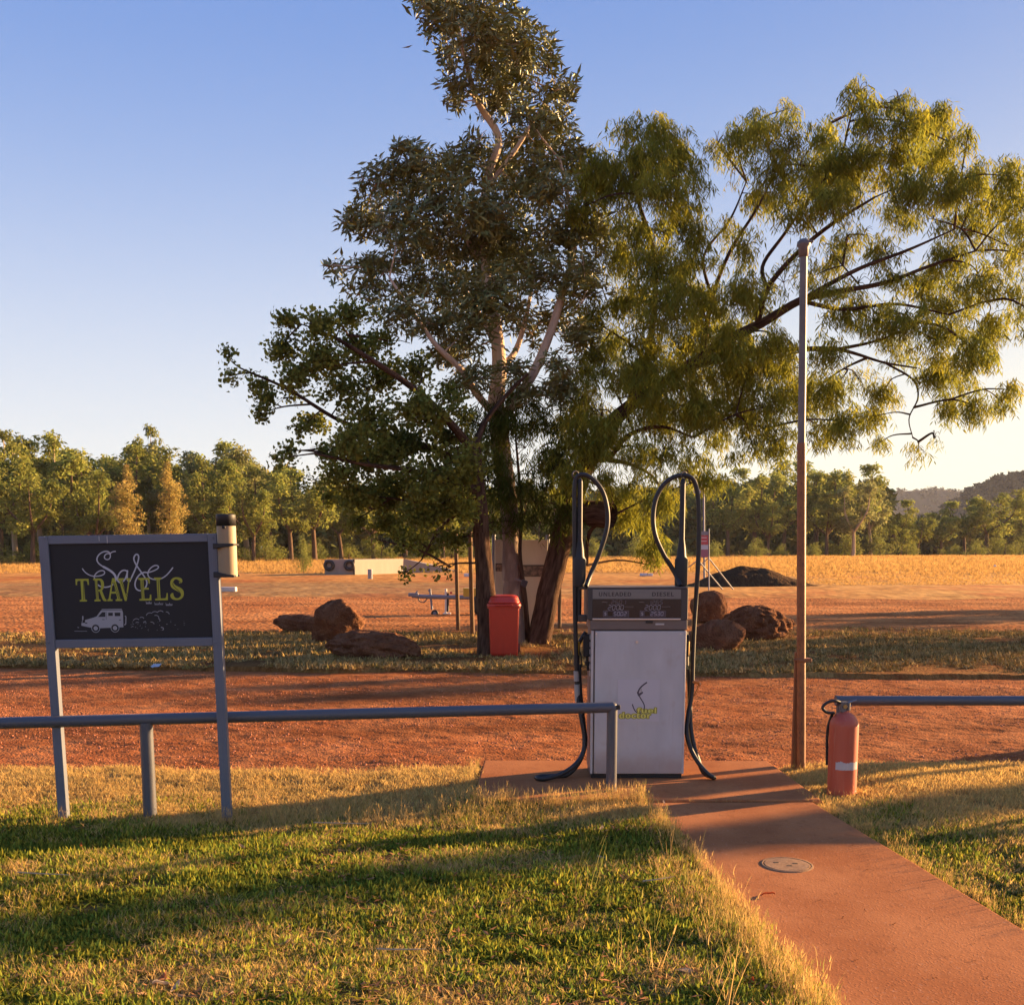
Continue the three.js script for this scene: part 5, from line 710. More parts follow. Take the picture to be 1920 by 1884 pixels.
bigTree('round_leaved_tree', 'spreading tree with small round leaves and a dark trunk left of the bin', {
  seed: 821, foot: [908, 1232], bark: M.barkDark, leaf: M.leafRound, sprig: sprigRound, rate: 250, gap: 0.38, fill: 0.5, lift: 0.1, depth: 1.3, size: 0.8,
  tint: (k, y) => RGB(k * (0.8 + 0.5 * y), k * (0.9 + 0.25 * y), k * (0.85 - 0.1 * y)),
  limbs: [
    { pts: [[914, 1240], [912, 1150], [906, 1050], [899, 960], [893, 890], [888, 830]], w: [42, 37, 33, 30, 27, 22] },
    { pts: [[890, 850], [850, 800, -0.3], [790, 740, -0.6], [720, 690, -0.8], [640, 640, -0.9], [600, 620, -0.9]], w: [18, 15, 12, 10, 7, 4] },
    { pts: [[893, 890], [830, 850, 0.3], [740, 820, 0.4], [640, 790, 0.4], [540, 730, 0.3], [450, 690, 0.2]], w: [17, 14, 11, 8, 6, 3] },
    { pts: [[895, 920], [840, 900, -0.6], [760, 880, -1], [680, 870, -1.2], [590, 850, -1.2]], w: [14, 11, 9, 6, 4] },
    { pts: [[898, 950], [860, 960, 0.6], [820, 1000, 0.9], [790, 1050, 1.0]], w: [12, 9, 6, 3] },
    { pts: [[888, 840], [910, 790, 0.3], [950, 740, 0.5], [990, 700, 0.5]], w: [14, 10, 8, 5] }],
  blobs: [[428, 668, 12, 20, 0.7], [432, 705, 18, 20, 0.6], [470, 700, 20, 18, 0.5], [490, 725, 26, 28, 0.8], [490, 775, 26, 28, 0.8], [540, 600, 32, 22, 0.8], [530, 650, 40, 32], [560, 700, 46, 38], [600, 610, 44, 30, 0.9], [600, 670, 52, 40], [545, 745, 36, 28, 0.7], [660, 590, 44, 32], [670, 650, 56, 44], [640, 730, 54, 42], [590, 790, 42, 26, 0.8], [730, 640, 50, 40, 0.9], [720, 710, 58, 46], [690, 790, 62, 48], [610, 850, 38, 26, 0.8], [545, 845, 34, 22, 0.7], [520, 860, 18, 14, 0.6], [780, 690, 44, 36, 0.8], [780, 760, 58, 44, 0.8], [760, 830, 66, 50], [690, 860, 58, 40], [640, 890, 46, 30, 0.8], [840, 740, 40, 30, 0.5], [840, 820, 54, 46, 0.9], [830, 890, 60, 48], [750, 910, 64, 46], [680, 930, 50, 34, 0.9], [870, 950, 40, 40, 0.8], [800, 960, 60, 42], [730, 980, 50, 32, 0.8], [850, 1010, 40, 30, 0.8], [800, 1030, 34, 22, 0.7], [757, 1075, 18, 16, 0.5], [815, 1062, 24, 16, 0.6], [835, 1070, 12, 10, 0.5], [880, 880, 44, 40], [910, 990, 26, 30, 0.7], [870, 780, 30, 28, 0.4], [660, 980, 30, 20, 0.6], [620, 930, 40, 26, 0.7], [700, 1010, 30, 18, 0.6], [760, 1020, 34, 24, 0.8], [890, 840, 40, 34, 0.7], [850, 930, 50, 40, 0.9], [800, 900, 60, 44, 1], [730, 850, 60, 44, 0.9], [640, 840, 40, 30, 0.8], [900, 950, 36, 36, 0.8], [860, 860, 50, 40, 0.8], [945, 1000, 30, 24, 0.7], [590, 900, 40, 26, 0.7], [660, 930, 44, 30, 0.9], [720, 940, 50, 34, 0.9], [560, 800, 34, 24, 0.7], [500, 750, 30, 24, 0.7], [660, 820, 56, 40, 0.9], [760, 1000, 40, 26, 0.8], [640, 690, 46, 36, 0.8], [830, 780, 50, 40, 0.8]],
});
bigTree('slender_sapling', 'bright green leafy sapling growing against the pale forked trunk', {
  seed: 841, foot: [985, 1210], bark: M.barkDark, leaf: leafMat(0.1, 0.125, 0.03, 0.45), sprig: sprigWeep, rate: 130, gap: 0.32, fill: 0.5, weep: true, depth: 0.5, size: 1,
  tint: (k, y) => RGB(k * (0.85 + 0.4 * y), k, k * 0.8),
  limbs: [{ pts: [[992, 1212], [985, 1130, -0.3], [975, 1040, -0.4], [978, 960, -0.4], [972, 880, -0.4], [965, 800, -0.3]], w: [11, 9, 7, 6, 5, 3] }],
  blobs: [[965, 740, 34, 30, 0.7, -0.4], [1000, 800, 26, 30, 0.7, -0.3], [945, 800, 40, 38, 1, -0.5], [985, 840, 40, 40, 1, -0.5], [940, 870, 46, 40, 1, -0.6], [1000, 890, 36, 36, 0.9, -0.5], [960, 920, 46, 34, 1, -0.6], [920, 920, 34, 30, 0.9, -0.5], [1020, 940, 34, 36, 0.9, -0.4], [1000, 760, 34, 30, 0.8, -0.2], [930, 760, 34, 30, 0.8, -0.6], [900, 800, 36, 34, 0.9, -0.7], [960, 800, 40, 36, 1, -0.7], [1030, 800, 34, 34, 0.9, -0.5], [880, 900, 34, 34, 0.8, -0.8], [1050, 850, 34, 36, 0.9, -0.6], [1080, 960, 26, 34, 0.8, -0.7], [900, 860, 40, 36, 0.8, -0.7], [1040, 900, 34, 36, 0.9, -0.6], [1060, 950, 30, 34, 0.8, -0.7], [930, 980, 30, 24, 0.7, -0.6], [985, 965, 38, 28, 0.9, -0.5], [1040, 985, 26, 24, 0.8, -0.3]],
});
bigTree('weeping_gum_tree', 'wide gum tree with drooping narrow leaves, its trunk leaning right over the pump', {
  seed: 861, foot: [1012, 1212], bark: M.barkDark, leaf: M.leafWeep, sprig: sprigWeep, rate: 195, gap: 0.39, fill: 0.55, weep: true, depth: 1.5, size: 1,
  tint: (k, y, p) => RGB(k * (0.8 + 0.45 * y), k * (0.88 + 0.24 * y), k * (0.9 - 0.2 * y)),
  limbs: [
    { pts: [[1008, 1222], [1022, 1150], [1040, 1060], [1064, 970], [1090, 890], [1115, 840], [1150, 790], [1200, 745]], w: [46, 42, 41, 44, 40, 34, 27, 22], n: 40 },
    { pts: [[1195, 748], [1270, 700, -0.2], [1350, 645, -0.4], [1430, 605, -0.5], [1505, 562, -0.6], [1580, 545, -0.6], [1660, 530, -0.6], [1740, 500, -0.5], [1830, 470, -0.4]], w: [20.7, 19.2, 17.8, 16.3, 13.3, 9.6, 7.4, 5.9, 3.0], n: 44 },
    { pts: [[1500, 566, -0.6], [1560, 530, -0.8], [1620, 500, -0.9], [1700, 470, -1], [1790, 430, -1]], w: [10.4, 8.1, 6.7, 5.2, 2.2] },
    { pts: [[1505, 565, -0.6], [1580, 580, -0.4], [1680, 570, -0.2], [1780, 590, 0]], w: [8.1, 6.7, 5.2, 3.0] },
    { pts: [[1290, 690, -0.2], [1380, 665, 0.2], [1480, 655, 0.4], [1570, 655, 0.5], [1660, 680, 0.6], [1720, 690, 0.6]], w: [13.3, 11.1, 8.9, 6.7, 4.4, 3.0] },
    { pts: [[1570, 655, 0.5], [1640, 640, 0.6], [1720, 610, 0.7]], w: [6.7, 5.2, 3.0] },
    { pts: [[1660, 680, 0.6], [1715, 715, 0.6], [1722, 745, 0.6], [1705, 785, 0.6], [1712, 820, 0.6]], w: [4.4, 3.7, 3.0, 2.2, 1.5] },
    { pts: [[1420, 608, -0.5], [1440, 540, -0.7], [1500, 470, -0.9], [1560, 420, -1], [1640, 370, -1.1]], w: [11.1, 9.6, 8.1, 6.7, 3.7] },
    { pts: [[1440, 545, -0.7], [1430, 500, -0.4], [1470, 440, -0.3], [1520, 370, -0.2], [1580, 290, -0.2]], w: [8.1, 6.7, 5.9, 4.4, 2.2] },
    { pts: [[1320, 660, -0.3], [1335, 560, 0.2], [1370, 470, 0.4], [1420, 390, 0.5], [1460, 310, 0.5]], w: [10.4, 8.1, 6.7, 5.2, 3.0] },
    { pts: [[1335, 560, 0.2], [1320, 480, 0.6], [1370, 410, 0.8], [1400, 340, 0.8]], w: [6.7, 5.2, 4.4, 2.2] },
    { pts: [[1180, 760], [1215, 660, 0.3], [1228, 560, 0.5], [1225, 470, 0.6], [1195, 370, 0.6], [1180, 290, 0.6]], w: [14.8, 12.6, 10.4, 8.9, 6.7, 3.7] },
    { pts: [[1226, 500, 0.5], [1255, 440, 0.2], [1270, 360, 0.1], [1275, 290, 0.1]], w: [7.4, 5.9, 4.4, 2.2] },
    { pts: [[1075, 945], [1100, 962, -0.35], [1128, 965, -0.5], [1146, 968, -0.6]], w: [40, 46, 48, 47] },
    { pts: [[1132, 970, -0.5], [1105, 1000, -0.3], [1100, 1060, -0.2]], w: [7.4, 7.4, 5.9] },
    { pts: [[1110, 860], [1140, 860, -0.3], [1180, 815, -0.5], [1240, 800, -0.6], [1300, 820, -0.7]], w: [11.8, 9.6, 8.1, 5.9, 3.0] },
    { pts: [[1140, 862, -0.3], [1180, 870, -0.2], [1230, 900, 0], [1250, 960, 0]], w: [8.9, 6.7, 4.4, 2.2] },
    { pts: [[1095, 880], [1065, 850, 0.2], [1035, 830, 0.2], [1012, 840, 0.2]], w: [7.4, 5.2, 3.7, 2.2] }],
  blobs: [[1190, 245, 48, 28], [1245, 250, 40, 30], [1160, 285, 44, 34], [1210, 300, 60, 42], [1275, 300, 48, 42], [1110, 320, 46, 34], [1160, 350, 60, 44], [1230, 360, 62, 46], [1300, 365, 44, 46], [1090, 390, 40, 34, 0.8], [1140, 415, 56, 42], [1210, 430, 60, 44], [1280, 435, 52, 44], [1160, 480, 50, 42], [1230, 500, 60, 46], [1290, 500, 48, 46], [1350, 500, 34, 28, 0.8], [1180, 560, 50, 44], [1250, 570, 64, 48], [1320, 560, 58, 50], [1390, 540, 50, 40], [1430, 570, 36, 30], [1150, 640, 36, 40, 0.8], [1210, 640, 58, 46], [1290, 640, 68, 50], [1370, 620, 58, 46], [1130, 700, 40, 36, 0.7], [1190, 710, 54, 42], [1270, 710, 68, 48], [1350, 700, 66, 50], [1430, 680, 52, 46], [1490, 690, 40, 46], [1110, 770, 40, 36, 0.8], [1220, 780, 56, 40, 0.9], [1300, 780, 62, 44], [1380, 770, 62, 48], [1450, 760, 50, 48], [1510, 740, 40, 50], [1070, 780, 34, 34, 0.7], [1075, 850, 34, 34, 0.7], [1140, 820, 36, 30, 0.8], [1200, 850, 40, 34, 0.8], [1340, 840, 46, 40, 0.9], [1410, 830, 48, 42, 0.9], [1460, 830, 40, 40, 0.8], [1180, 910, 36, 32, 0.8], [1240, 930, 40, 36, 0.8], [1330, 900, 36, 32, 0.7], [1210, 985, 26, 30, 0.8], [1228, 1030, 30, 34, 1], [1232, 1062, 22, 18, 0.8], [1140, 900, 30, 30, 0.6], [1180, 960, 30, 30, 0.7], [1290, 880, 40, 32, 0.7], [1150, 940, 40, 40, 0.7, 0.6], [1120, 840, 40, 40, 1, -0.9], [1160, 790, 46, 42, 1, -0.9], [1215, 745, 50, 40, 1, -0.9], [1090, 900, 34, 36, 0.8, -0.8], [1290, 690, 54, 42, 1, -1.1], [1360, 650, 54, 42, 1, -1.1], [1060, 720, 34, 36, 0.8, 0], [1035, 860, 34, 40, 0.8, -0.4], [1100, 700, 26, 40, 0.7, 0], [1200, 690, 50, 44, 1, -0.6], [1250, 850, 50, 40, 0.8, -0.4], [1310, 760, 60, 44, 1, -0.8], [1400, 700, 60, 46, 1, -0.7], [1460, 640, 40, 36, 0.9, -1], [1505, 490, 36, 40, 0.55, -0.9], [1550, 545, 36, 28, 0.5, -1], [1610, 530, 40, 26, 0.5, -0.4], [1660, 470, 40, 30, 0.6, -0.8], [1470, 530, 34, 36, 0.6, -0.8], [1400, 460, 36, 40, 0.6, 0.2], [1360, 430, 30, 36, 0.5, 0.6], [1600, 570, 40, 26, 0.5, 0], [1680, 520, 40, 28, 0.5, -0.6], [1110, 600, 30, 50, 0.8, 0], [1120, 660, 34, 40, 0.9, 0], [1090, 760, 36, 40, 0.9, -0.5], [1130, 780, 40, 36, 1, -1], [1080, 820, 34, 36, 0.9, -0.8], [1060, 880, 30, 36, 0.8, -0.9],
    [1345, 270, 22, 32, 0.8], [1385, 260, 34, 38, 0.9], [1420, 235, 32, 30], [1475, 205, 26, 24, 0.9], [1440, 270, 50, 40], [1490, 255, 40, 40], [1380, 310, 40, 38, 0.8], [1460, 320, 56, 44], [1520, 320, 40, 46], [1545, 260, 26, 36], [1420, 370, 44, 36, 0.7], [1490, 380, 56, 42], [1610, 175, 32, 26], [1585, 215, 28, 30], [1620, 230, 34, 44], [1610, 300, 52, 50], [1560, 310, 34, 42], [1685, 190, 34, 24], [1700, 230, 46, 38], [1680, 290, 46, 46], [1745, 230, 28, 36], [1740, 290, 46, 46], [1770, 210, 22, 24], [1790, 270, 26, 46, 0.9], [1815, 260, 14, 28, 0.7], [1560, 370, 44, 40, 0.9], [1640, 360, 56, 40], [1590, 330, 26, 44, 1.3], [1710, 350, 54, 40], [1780, 350, 46, 40], [1690, 400, 46, 34, 0.7], [1750, 410, 48, 36, 0.8], [1830, 340, 38, 42], [1890, 330, 30, 36], [1870, 390, 44, 42], [1920, 390, 36, 60], [1820, 420, 48, 40], [1890, 460, 50, 46], [1940, 480, 46, 60], [1780, 480, 52, 40, 0.9], [1840, 520, 54, 44], [1910, 560, 50, 44], [1960, 600, 46, 50], [1730, 530, 46, 34, 0.7], [1780, 570, 54, 42], [1700, 590, 50, 38, 0.9], [1850, 600, 50, 44], [1640, 600, 44, 34, 0.8], [1580, 600, 36, 34, 0.7], [1760, 640, 58, 44], [1830, 660, 50, 42], [1690, 650, 46, 36, 0.8], [1550, 660, 40, 40, 0.8], [1610, 710, 48, 38, 0.9], [1560, 730, 44, 44], [1660, 730, 34, 34, 0.9], [1760, 700, 44, 36, 0.9], [1800, 720, 40, 40], [1830, 760, 28, 34, 0.9], [1775, 765, 28, 32, 0.9], [1890, 730, 18, 20, 0.9], [1880, 755, 20, 22, 0.9], [1590, 790, 44, 36, 0.9], [1540, 800, 40, 38, 0.9], [1640, 780, 30, 30, 0.8], [1650, 830, 18, 20, 0.6], [1720, 848, 22, 26, 1], [1752, 822, 16, 14, 0.9], [1565, 480, 34, 40, 0.6], [1590, 450, 40, 30, 0.6], [1520, 520, 24, 30, 0.4], [1620, 440, 30, 24, 0.4]],
});
{ const c = at(985, 1094, 17.1), t = thing('equipment_box', 'small black box fixed to the pale trunk above the red bin', 'box', c); obj('housing', rbox(0.1, 0.11, 0.12, 0.012), M.black, t); obj('strap', rbox(0.16, 0.03, 0.02, 0.004, -0.09, 0.02, -0.02), M.steel, t); t.rotation.z = -0.35; t.position.x -= 0.02; }

// ---------------------------------------------------------------- the far trees: six kinds are grown once, every tree standing there is a copy of one
const clusterGeo = (seed, n, s, w) => { const R = rng(seed), b = new Bag(); for (let i = 0; i < n; i++) { const d = dirOf(R); d.y *= 0.8; d.normalize(); b.leaf(dirOf(R).multiplyScalar(s * 0.3), d, perp(d, R), s * (0.5 + 0.5 * R()), s * w * (0.7 + 0.6 * R()), 0.05 * s); } return b; };
const TOP = new Map();
function farTree(kind, seed) {
  const R = rng(seed), g = new THREE.Group(), H = 12, bag = new Bag(), wood = [], cols = kind === 'cone' ? [0.42, 0.33, 0.1] : kind === 'grey' ? [0.26, 0.27, 0.11] : kind === 'shrub' ? [0.24, 0.26, 0.07] : [0.24, 0.26, 0.062];
  const blobs = [];
  if (kind === 'cone') { for (let i = 0; i < 16; i++) { const k = i / 15, y = lerp(0.16, 0.97, k) * H, r = H * 0.15 * Math.pow(Math.sin(Math.PI * clamp(0.16 + k * 0.82)), 0.8) + 0.18; blobs.push([V((R() - 0.5) * 1.3, y, (R() - 0.5) * 1.3), V(r * (0.7 + 0.5 * R()), H * (0.045 + 0.04 * R()), r * (0.7 + 0.5 * R())), 1.2 + 0.5 * R()]); } wood.push(taper([V(0, -0.2, 0), V(0.1, 4, 0), V(0, H * 0.95, 0)], [0.2, 0.13, 0.03], 8, 7, 0.1, seed)); }
  else if (kind === 'shrub') { for (let i = 0; i < 9; i++) { const a = R() * 6.28, r = Math.sqrt(R()) * 4.2; blobs.push([V(Math.cos(a) * r, 1.5 + R() * 6.5 * (1 - r / 8), Math.sin(a) * r), V(2 + R() * 1.6, 1.6 + R() * 1.6, 2 + R() * 1.4), 0.8]); } wood.push(taper([V(0, -0.2, 0), V(0.3, 2.2, 0), V(0.5, 5, 0.3)], [0.3, 0.2, 0.05], 6, 6, 0.1, seed)); }
  else {
    const n = 3 + (R() * 3 | 0), fork = H * (0.2 + 0.14 * R()), base = V((R() - 0.5) * 0.6, fork, (R() - 0.5) * 0.5);
    wood.push(taper([V(0, -0.3, 0), V(base.x * 0.4, fork * 0.5, 0), base], [0.3, 0.24, 0.2], 8, 8, 0.14, seed));
    for (let i = 0; i < n; i++) {
      const a = i / n * 6.28 + R(), sp = H * (kind === 'tall' ? 0.1 : 0.19) * (0.5 + R()), top = V(base.x + Math.cos(a) * sp, H * (0.68 + 0.27 * R()), base.z + Math.sin(a) * sp), mid = base.clone().lerp(top, 0.5).add(V(Math.cos(a) * sp * 0.35, -0.3, Math.sin(a) * sp * 0.35));
      wood.push(taper([base, mid, top.clone().lerp(mid, 0.12)], [0.15, 0.1, 0.03], 8, 6, 0.14, seed + i)); blobs.push([top.clone().add(V(0, -0.2, 0)), V(H * 0.065, H * 0.06, H * 0.065), 1.2]);
      for (let k = 0; k < 5; k++) { const t = 0.2 + 0.8 * (k + R()) / 5, c = (t < 0.5 ? base.clone().lerp(mid, t * 2) : mid.clone().lerp(top, t * 2 - 1)), o = dirOf(R).multiplyScalar(H * 0.1 * (1.2 - 0.6 * t)); o.y *= 0.5; const e = c.clone().add(o); if (e.y < H * 0.2) e.y = H * (0.2 + 0.1 * R()); const r = H * (0.06 + 0.055 * R()) * (1.25 - 0.45 * t); blobs.push([e, V(r, r * (kind === 'tall' ? 1.15 : 0.82), r), 1]); wood.push(taper([c, c.clone().lerp(e, 0.5).add(V(0, 0.15, 0)), e], [0.05, 0.035, 0.015], 4, 5, 0, 3)); }
    }
  }
  for (const [c, r, den] of blobs) {
    const n = Math.round(62 * den * Math.pow(r.x * r.y, 0.62)), bt = 0.75 + 0.5 * R();
    for (let i = 0; i < n; i++) {
      const d = dirOf(R), p = d.clone().multiply(r).multiplyScalar(Math.pow(R(), 0.42) * (1 + 0.3 * (R() - 0.5))).add(c); if (fbm3(p.x * 0.9 + 9, p.y * 0.9, p.z * 0.9, 2, seed) < 0.36) continue;
      const k = bt * (0.7 + 0.6 * R()), col = [cols[0] * k * (0.9 + 0.25 * R()), cols[1] * k, cols[2] * k], s = kind === 'cone' ? 0.34 : 0.44;
      for (let q = 0; q < 4; q++) { const dd = dirOf(R); if (kind !== 'cone') dd.y = dd.y * 0.6 - 0.45; else dd.y = Math.abs(dd.y) * 0.8 + 0.2; dd.normalize(); bag.leaf(p.clone().add(dirOf(R).multiplyScalar(0.22)), dd, perp(dd, R), s * (0.6 + 0.6 * R()), s * 0.42 * (0.6 + 0.6 * R()), 0.04, col); }
    }
  }
  obj('trunk', wood, kind === 'grey' || kind === 'tall' ? M.barkFarPale : M.barkFar, g);
  const cr = shade(new THREE.Mesh(bag.geo(), M.farLeaf)); cr.name = 'crown'; cr.userData.kind = 'stuff'; g.add(cr);
  cr.geometry.computeBoundingBox(); TOP.set(g, cr.geometry.boundingBox.max.y);
  return g;
}
M.farLeaf = phys({ color: RGB(1, 1, 1), vertexColors: true, roughness: 0.98, transmission: 0.42, thickness: 0, side: THREE.DoubleSide, specularIntensity: 0 });
const KIND = { bush: [farTree('bush', 901), farTree('bush', 902), farTree('bush', 903)], tall: [farTree('tall', 904), farTree('tall', 905)], grey: [farTree('grey', 906)], cone: [farTree('cone', 907), farTree('cone', 911)], shrub: [farTree('shrub', 908), farTree('shrub', 909)] };
const farR = rng(950);
function plant(kind, px, pyT, D0, wide, label, group, category = 'tree', turn) {
  const D = D0 > 95 ? farD(px) * (px < 560 ? D0 / 120 : px < 1340 ? D0 / 128 : D0 / 150) : D0;   // top of the crown at photo height pyT
  const list = KIND[kind], src = list[farR() * list.length | 0], g = src.clone(), s = at(px, pyT, D).y / (TOP.get(src) - 0.25);
  g.name = numbered(kind === 'shrub' ? 'shrub' : kind === 'cone' ? 'conical_tree' : kind === 'tall' ? 'tall_gum_tree' : 'gum_tree'); g.userData = { label, category }; if (group) g.userData.group = group;
  g.position.set(at(px, 1040, D).x, D > 60 ? 0.06 : 0, -D); g.rotation.y = turn ?? farR() * 6.28; g.scale.set(s * wide, s, s * wide); scene.add(g); return g;
}
const farD = (px) => 144 / (1 - 0.77 * (px - 960) / 1970);
const ranked = (list) => list.map((a) => [a, ORD[list.filter((b) => b[0] < a[0]).length]]);
const LG = 'olive gum trees in the far tree line left of the big trees', RG = 'sunlit gum trees in the far tree line right of the pole', MG = 'gum trees in the far tree line seen beneath the big trees';
plant('tall', 28, 806, 122, 0.85, 'pale gum tree with the leftmost tall top in the far tree line', null);
plant('tall', 76, 808, 126, 0.95, 'gum tree whose top rises second from the left edge of the far tree line', null);
plant('tall', 280, 797, 130, 0.62, 'thin gum tree whose small top tuft stands highest behind the sign', null);
plant('cone', 243, 872, 106, 1.0, 'golden conical tree above the sign, the left one of two', null);
plant('cone', 322, 868, 106, 0.95, 'golden conical tree above the sign, the right one of two', null);
for (const [[x, y, d, w, k], n] of ranked([[0, 842, 118, 1.1, 'bush'], [115, 838, 120, 1.15, 'bush'], [165, 842, 128, 1.1, 'bush'], [205, 838, 124, 1.15, 'bush'], [258, 840, 133, 1.1, 'bush'], [335, 832, 128, 1.1, 'grey'], [385, 842, 122, 1.1, 'bush'], [425, 834, 132, 1.1, 'bush'], [462, 838, 126, 1.1, 'grey'], [505, 858, 122, 1.1, 'bush'], [60, 880, 112, 1.1, 'bush'], [-40, 850, 120, 1.1, 'bush'], [180, 890, 112, 1.1, 'bush'], [395, 890, 112, 1.1, 'bush'], [475, 905, 108, 1.1, 'bush'], [545, 890, 112, 1.1, 'bush']])) plant(k, x, y, d, w, n + ' from the left of the bushy olive gum trees behind the sign', LG);
for (const [[x, y, d, w], n] of ranked([[590, 880, 120, 1.1], [640, 900, 125, 1.1], [700, 890, 122, 1.1], [760, 900, 128, 1.1], [830, 890, 125, 1.1], [890, 905, 130, 1.1], [950, 900, 132, 1.1], [1010, 915, 138, 1.1], [1060, 925, 142, 1.1], [1130, 915, 145, 1.1], [1190, 925, 150, 1.1], [1250, 915, 150, 1.15], [1310, 905, 152, 1.1]])) plant('bush', x, y, d, w, n + ' from the left of the far gum trees seen beneath the big trees', MG);
for (const [[x, y, d, w, k], n] of ranked([[1365, 900, 150, 1.0, 'bush'], [1415, 876, 152, 1.0, 'bush'], [1470, 862, 155, 1.05, 'bush'], [1530, 866, 158, 1.05, 'bush'], [1590, 872, 150, 1.0, 'bush'], [1632, 895, 150, 1.0, 'grey'], [1550, 905, 146, 1.1, 'bush'], [1440, 925, 146, 1.1, 'bush']])) plant(k, x, y, d, w, n + ' from the left of the sunlit gum trees around the steel pole, far off', RG);
plant('grey', 1600, 905, 140, 1.15, 'pale trunked gum tree just right of the pole in the far tree line', null);
plant('bush', 1672, 938, 152, 1.1, 'gum tree at the left edge of the hill view in the far tree line', null);
plant('bush', 1850, 918, 150, 1.45, 'broadest gum tree in front of the dark hill at the right', null);
plant('bush', 1808, 940, 153, 1.2, 'gum tree left of the broadest one in front of the dark hill', null);
plant('bush', 1912, 925, 154, 1.2, 'gum tree at the right edge of the photo in front of the hill', null);
for (const [[x, y, d, w], n] of ranked([[1720, 965, 150, 1.3], [1765, 962, 152, 1.3], [1690, 985, 146, 1.3]])) plant('bush', x, y, d, w, n + ' from the left of the low gum trees in the dip below the hill', 'low gum trees below the hill');
const SG = 'shrubs along the foot of the far tree line';
for (const [[x, y, d], n] of ranked([[-20, 995, 114], [41, 1009, 115], [91, 986, 118], [148, 994, 119], [212, 1018, 113], [281, 991, 115], [359, 1006, 116], [430, 988, 117], [498, 997, 108], [575, 997, 124], [653, 1003, 127], [715, 1005, 121], [794, 1007, 117], [847, 990, 127], [910, 1001, 119], [975, 995, 120], [1043, 1000, 127], [1114, 1008, 126], [1196, 1002, 117], [1273, 1009, 127], [1340, 1014, 139], [1417, 1008, 140], [1467, 1019, 150], [1518, 1017, 142], [1571, 997, 147], [1649, 987, 145], [1698, 1007, 149], [1780, 1020, 140], [1830, 1009, 136], [1885, 1001, 145], [1938, 987, 148]])) plant('shrub', x, y, d, 1.1, n + ' from the left of the low olive shrubs at the foot of the far trees', SG, 'shrub');
{ const p = plant('shrub', 568, 1003, 70, 0.42, 'slender pale shrub alone in the dry grass left of the loading ramp', null, 'shrub'); }
{ // the wood behind them, which reads as one mass
  const R = rng(960), geo = (() => { const b = clusterGeo(961, 9, 1.5, 0.45); return b.geo(); })(), L = [];
  for (let i = 0; i < 15000; i++) {
    const px = lerp(-120, 2040, R()), D = farD(px) * lerp(1.1, 1.6, R()), hmax = D / 130 * (px < 560 ? 9.5 : px < 1340 ? 7 : px < 1660 ? 7.6 : 3.6) * (0.8 + 0.4 * fbm2(px * 0.02 + D * 0.3, D * 0.1, 2, 963)), y = 0.4 + hmax * Math.pow(R(), 0.8), k = 0.55 + 0.6 * R();
    if (fbm3(px * 0.03, y * 0.4, D * 0.1, 2, 965) < 0.4) continue;
    L.push([V(at(px, 1040, D).x, y, -D), new THREE.Quaternion().setFromEuler(new THREE.Euler(R() * 6, R() * 6, R() * 6)), D / 150 * (0.7 + 0.6 * R()), RGB(0.165 * k * (0.9 + 0.3 * R()), 0.175 * k, 0.055 * k)]);
  }
  tag(instanced('woodland', geo, earth({ color: RGB(1, 1, 1), roughness: 1, side: THREE.DoubleSide, specularIntensity: 0 }), L), 'dense dry woodland behind the nearer far trees', 'woodland');
}
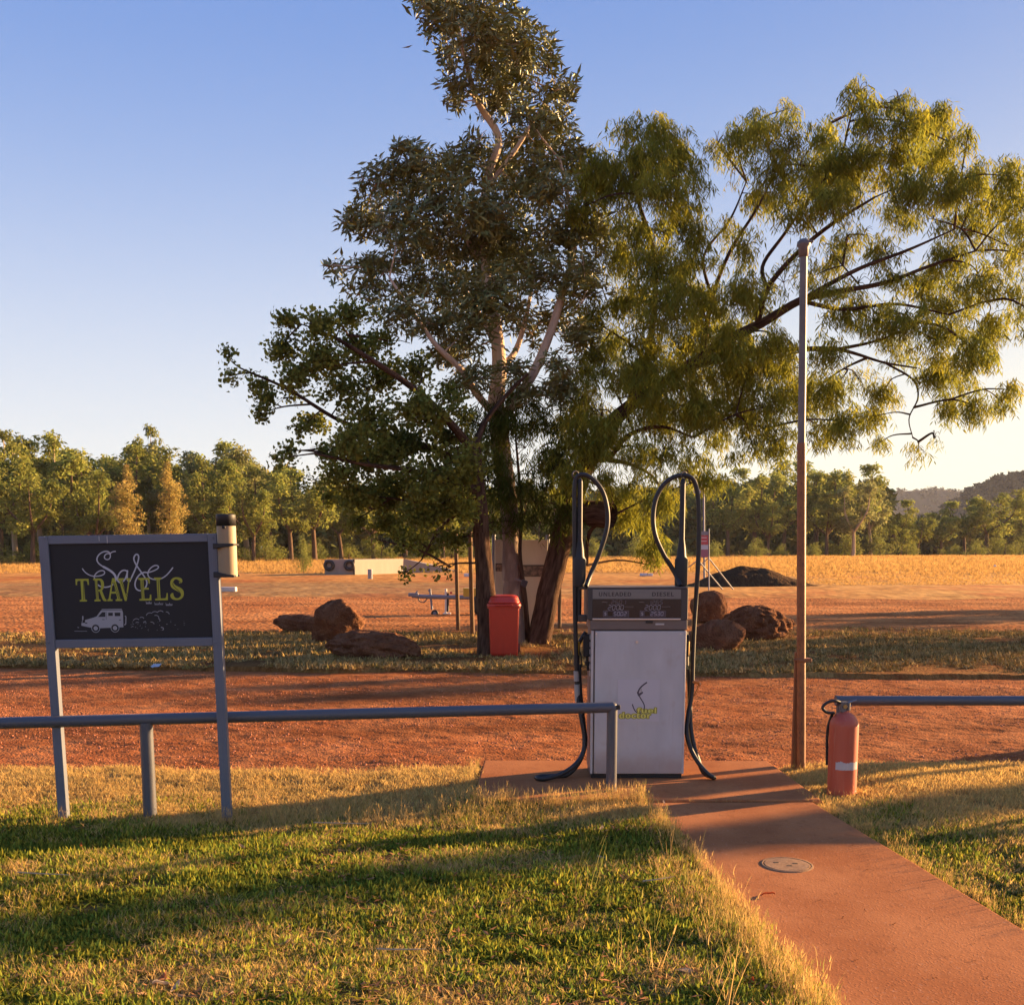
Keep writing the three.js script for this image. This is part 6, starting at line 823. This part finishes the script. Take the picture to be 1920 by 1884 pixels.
// ---------------------------------------------------------------- hills
function ridge(D, prof, x0, x1, seed, label) {                              // prof: photo positions along the skyline
  const nx = 150, nz = 40, pos = [], uv = [], idx = [], crest = (px) => { let i = 0; while (i < prof.length - 2 && prof[i + 1][0] < px) i++; const [a, b] = [prof[i], prof[i + 1]]; return at(0, lerp(a[1], b[1], fade(clamp((px - a[0]) / (b[0] - a[0])))), D).y; };
  const yAt = (px, w) => { const h = crest(px), k = w < 0.6 ? sstep(0, 0.6, w) : 1 - 0.9 * sstep(0.6, 1, w); return h * k * (1 + 0.14 * (fbm2(px * 0.02 + seed, w * 6, 4, seed) - 0.5) * (w < 0.55 ? 1 : 0.3)) - 2; };
  const pt = (px, w) => V(at(px, 1028, D).x * 1, yAt(px, w), -D + (0.6 - w) * 240);
  for (let j = 0; j <= nz; j++) for (let i = 0; i <= nx; i++) { const p = pt(lerp(x0, x1, i / nx), j / nz); pos.push(p.x, p.y, p.z); uv.push(p.x, p.z + p.y * 1.3); }
  for (let j = 0; j < nz; j++) for (let i = 0; i < nx; i++) { const a = j * (nx + 1) + i; idx.push(a, a + 1, a + nx + 1, a + 1, a + nx + 2, a + nx + 1); }
  const g = new THREE.BufferGeometry(); g.setAttribute('position', new THREE.Float32BufferAttribute(pos, 3)); g.setAttribute('uv', new THREE.Float32BufferAttribute(uv, 2)); g.setIndex(idx); g.computeVertexNormals();
  struct('hill', g, M.hill, label);
  const R = rng(seed), L = [], geo = clusterGeo(seed + 1, 16, 4.2, 0.5).geo();
  for (let i = 0; i < 5200; i++) { const px = lerp(x0, x1, R()), w = 0.05 + 0.6 * R(), p = pt(px, w), k = 0.6 + 0.7 * R(); if (fbm2(px * 0.05, w * 12, 3, seed + 3) < 0.4) continue; L.push([p.add(V(0, 1.6, 0)), new THREE.Quaternion().setFromEuler(new THREE.Euler(R() * 6, R() * 6, R() * 6)), 0.5 + 0.7 * R(), RGB(0.10 * k, 0.085 * k, 0.04 * k)]); }
  tag(instanced('hill_woodland', geo, std({ color: RGB(1, 1, 1), roughness: 0.9, side: THREE.DoubleSide }), L), 'scattered trees covering the slope of the ' + label, 'woodland');
}
ridge(900, [[1240, 1010], [1500, 1000], [1690, 985], [1738, 966], [1790, 938], [1830, 908], [1875, 890], [1930, 884], [2010, 890], [2120, 915], [2400, 980]], 1300, 2300, 971, 'dark hill at the right edge');
ridge(1700, [[700, 990], [1100, 965], [1300, 945], [1390, 936], [1560, 930], [1690, 918], [1750, 915], [1800, 919], [1900, 925], [2100, 935], [2300, 960]], 800, 2200, 981, 'low distant ridge left of the dark hill');
{ // ---------------------------------------------------------------- what stands out of the picture on the right and throws its shade across the place
  for (const [kind, x, z, h, w, label] of OUTSIDE) { const g = plant(kind, 0, 900, 50, 1, label), s = h / 11.9; g.position.set(x, 0, z); g.scale.set(s * w, s, s * w); }
  for (const [x, z, r, h, label] of OUTSIDE_POSTS) { const t = thing('timber_post', label, 'post', V(x, 0, z)); obj('shaft', cyl(r, r * 0.95, h + 0.2, 16, 0, (h - 0.2) / 2, 0), M.barkDark, t); obj('cap', cyl(r * 1.1, r, 0.04, 16, 0, h + 0.02, 0), M.barkDark, t); }
}
scene.fog = new THREE.FogExp2(new THREE.Color().setRGB(0.86, 0.9, 1.0), 0.0001);   // thin dusty air
scene.traverse((o) => { if (o.isMesh) { o.castShadow = true; o.receiveShadow = true; } });
renderer.render(scene, camera);
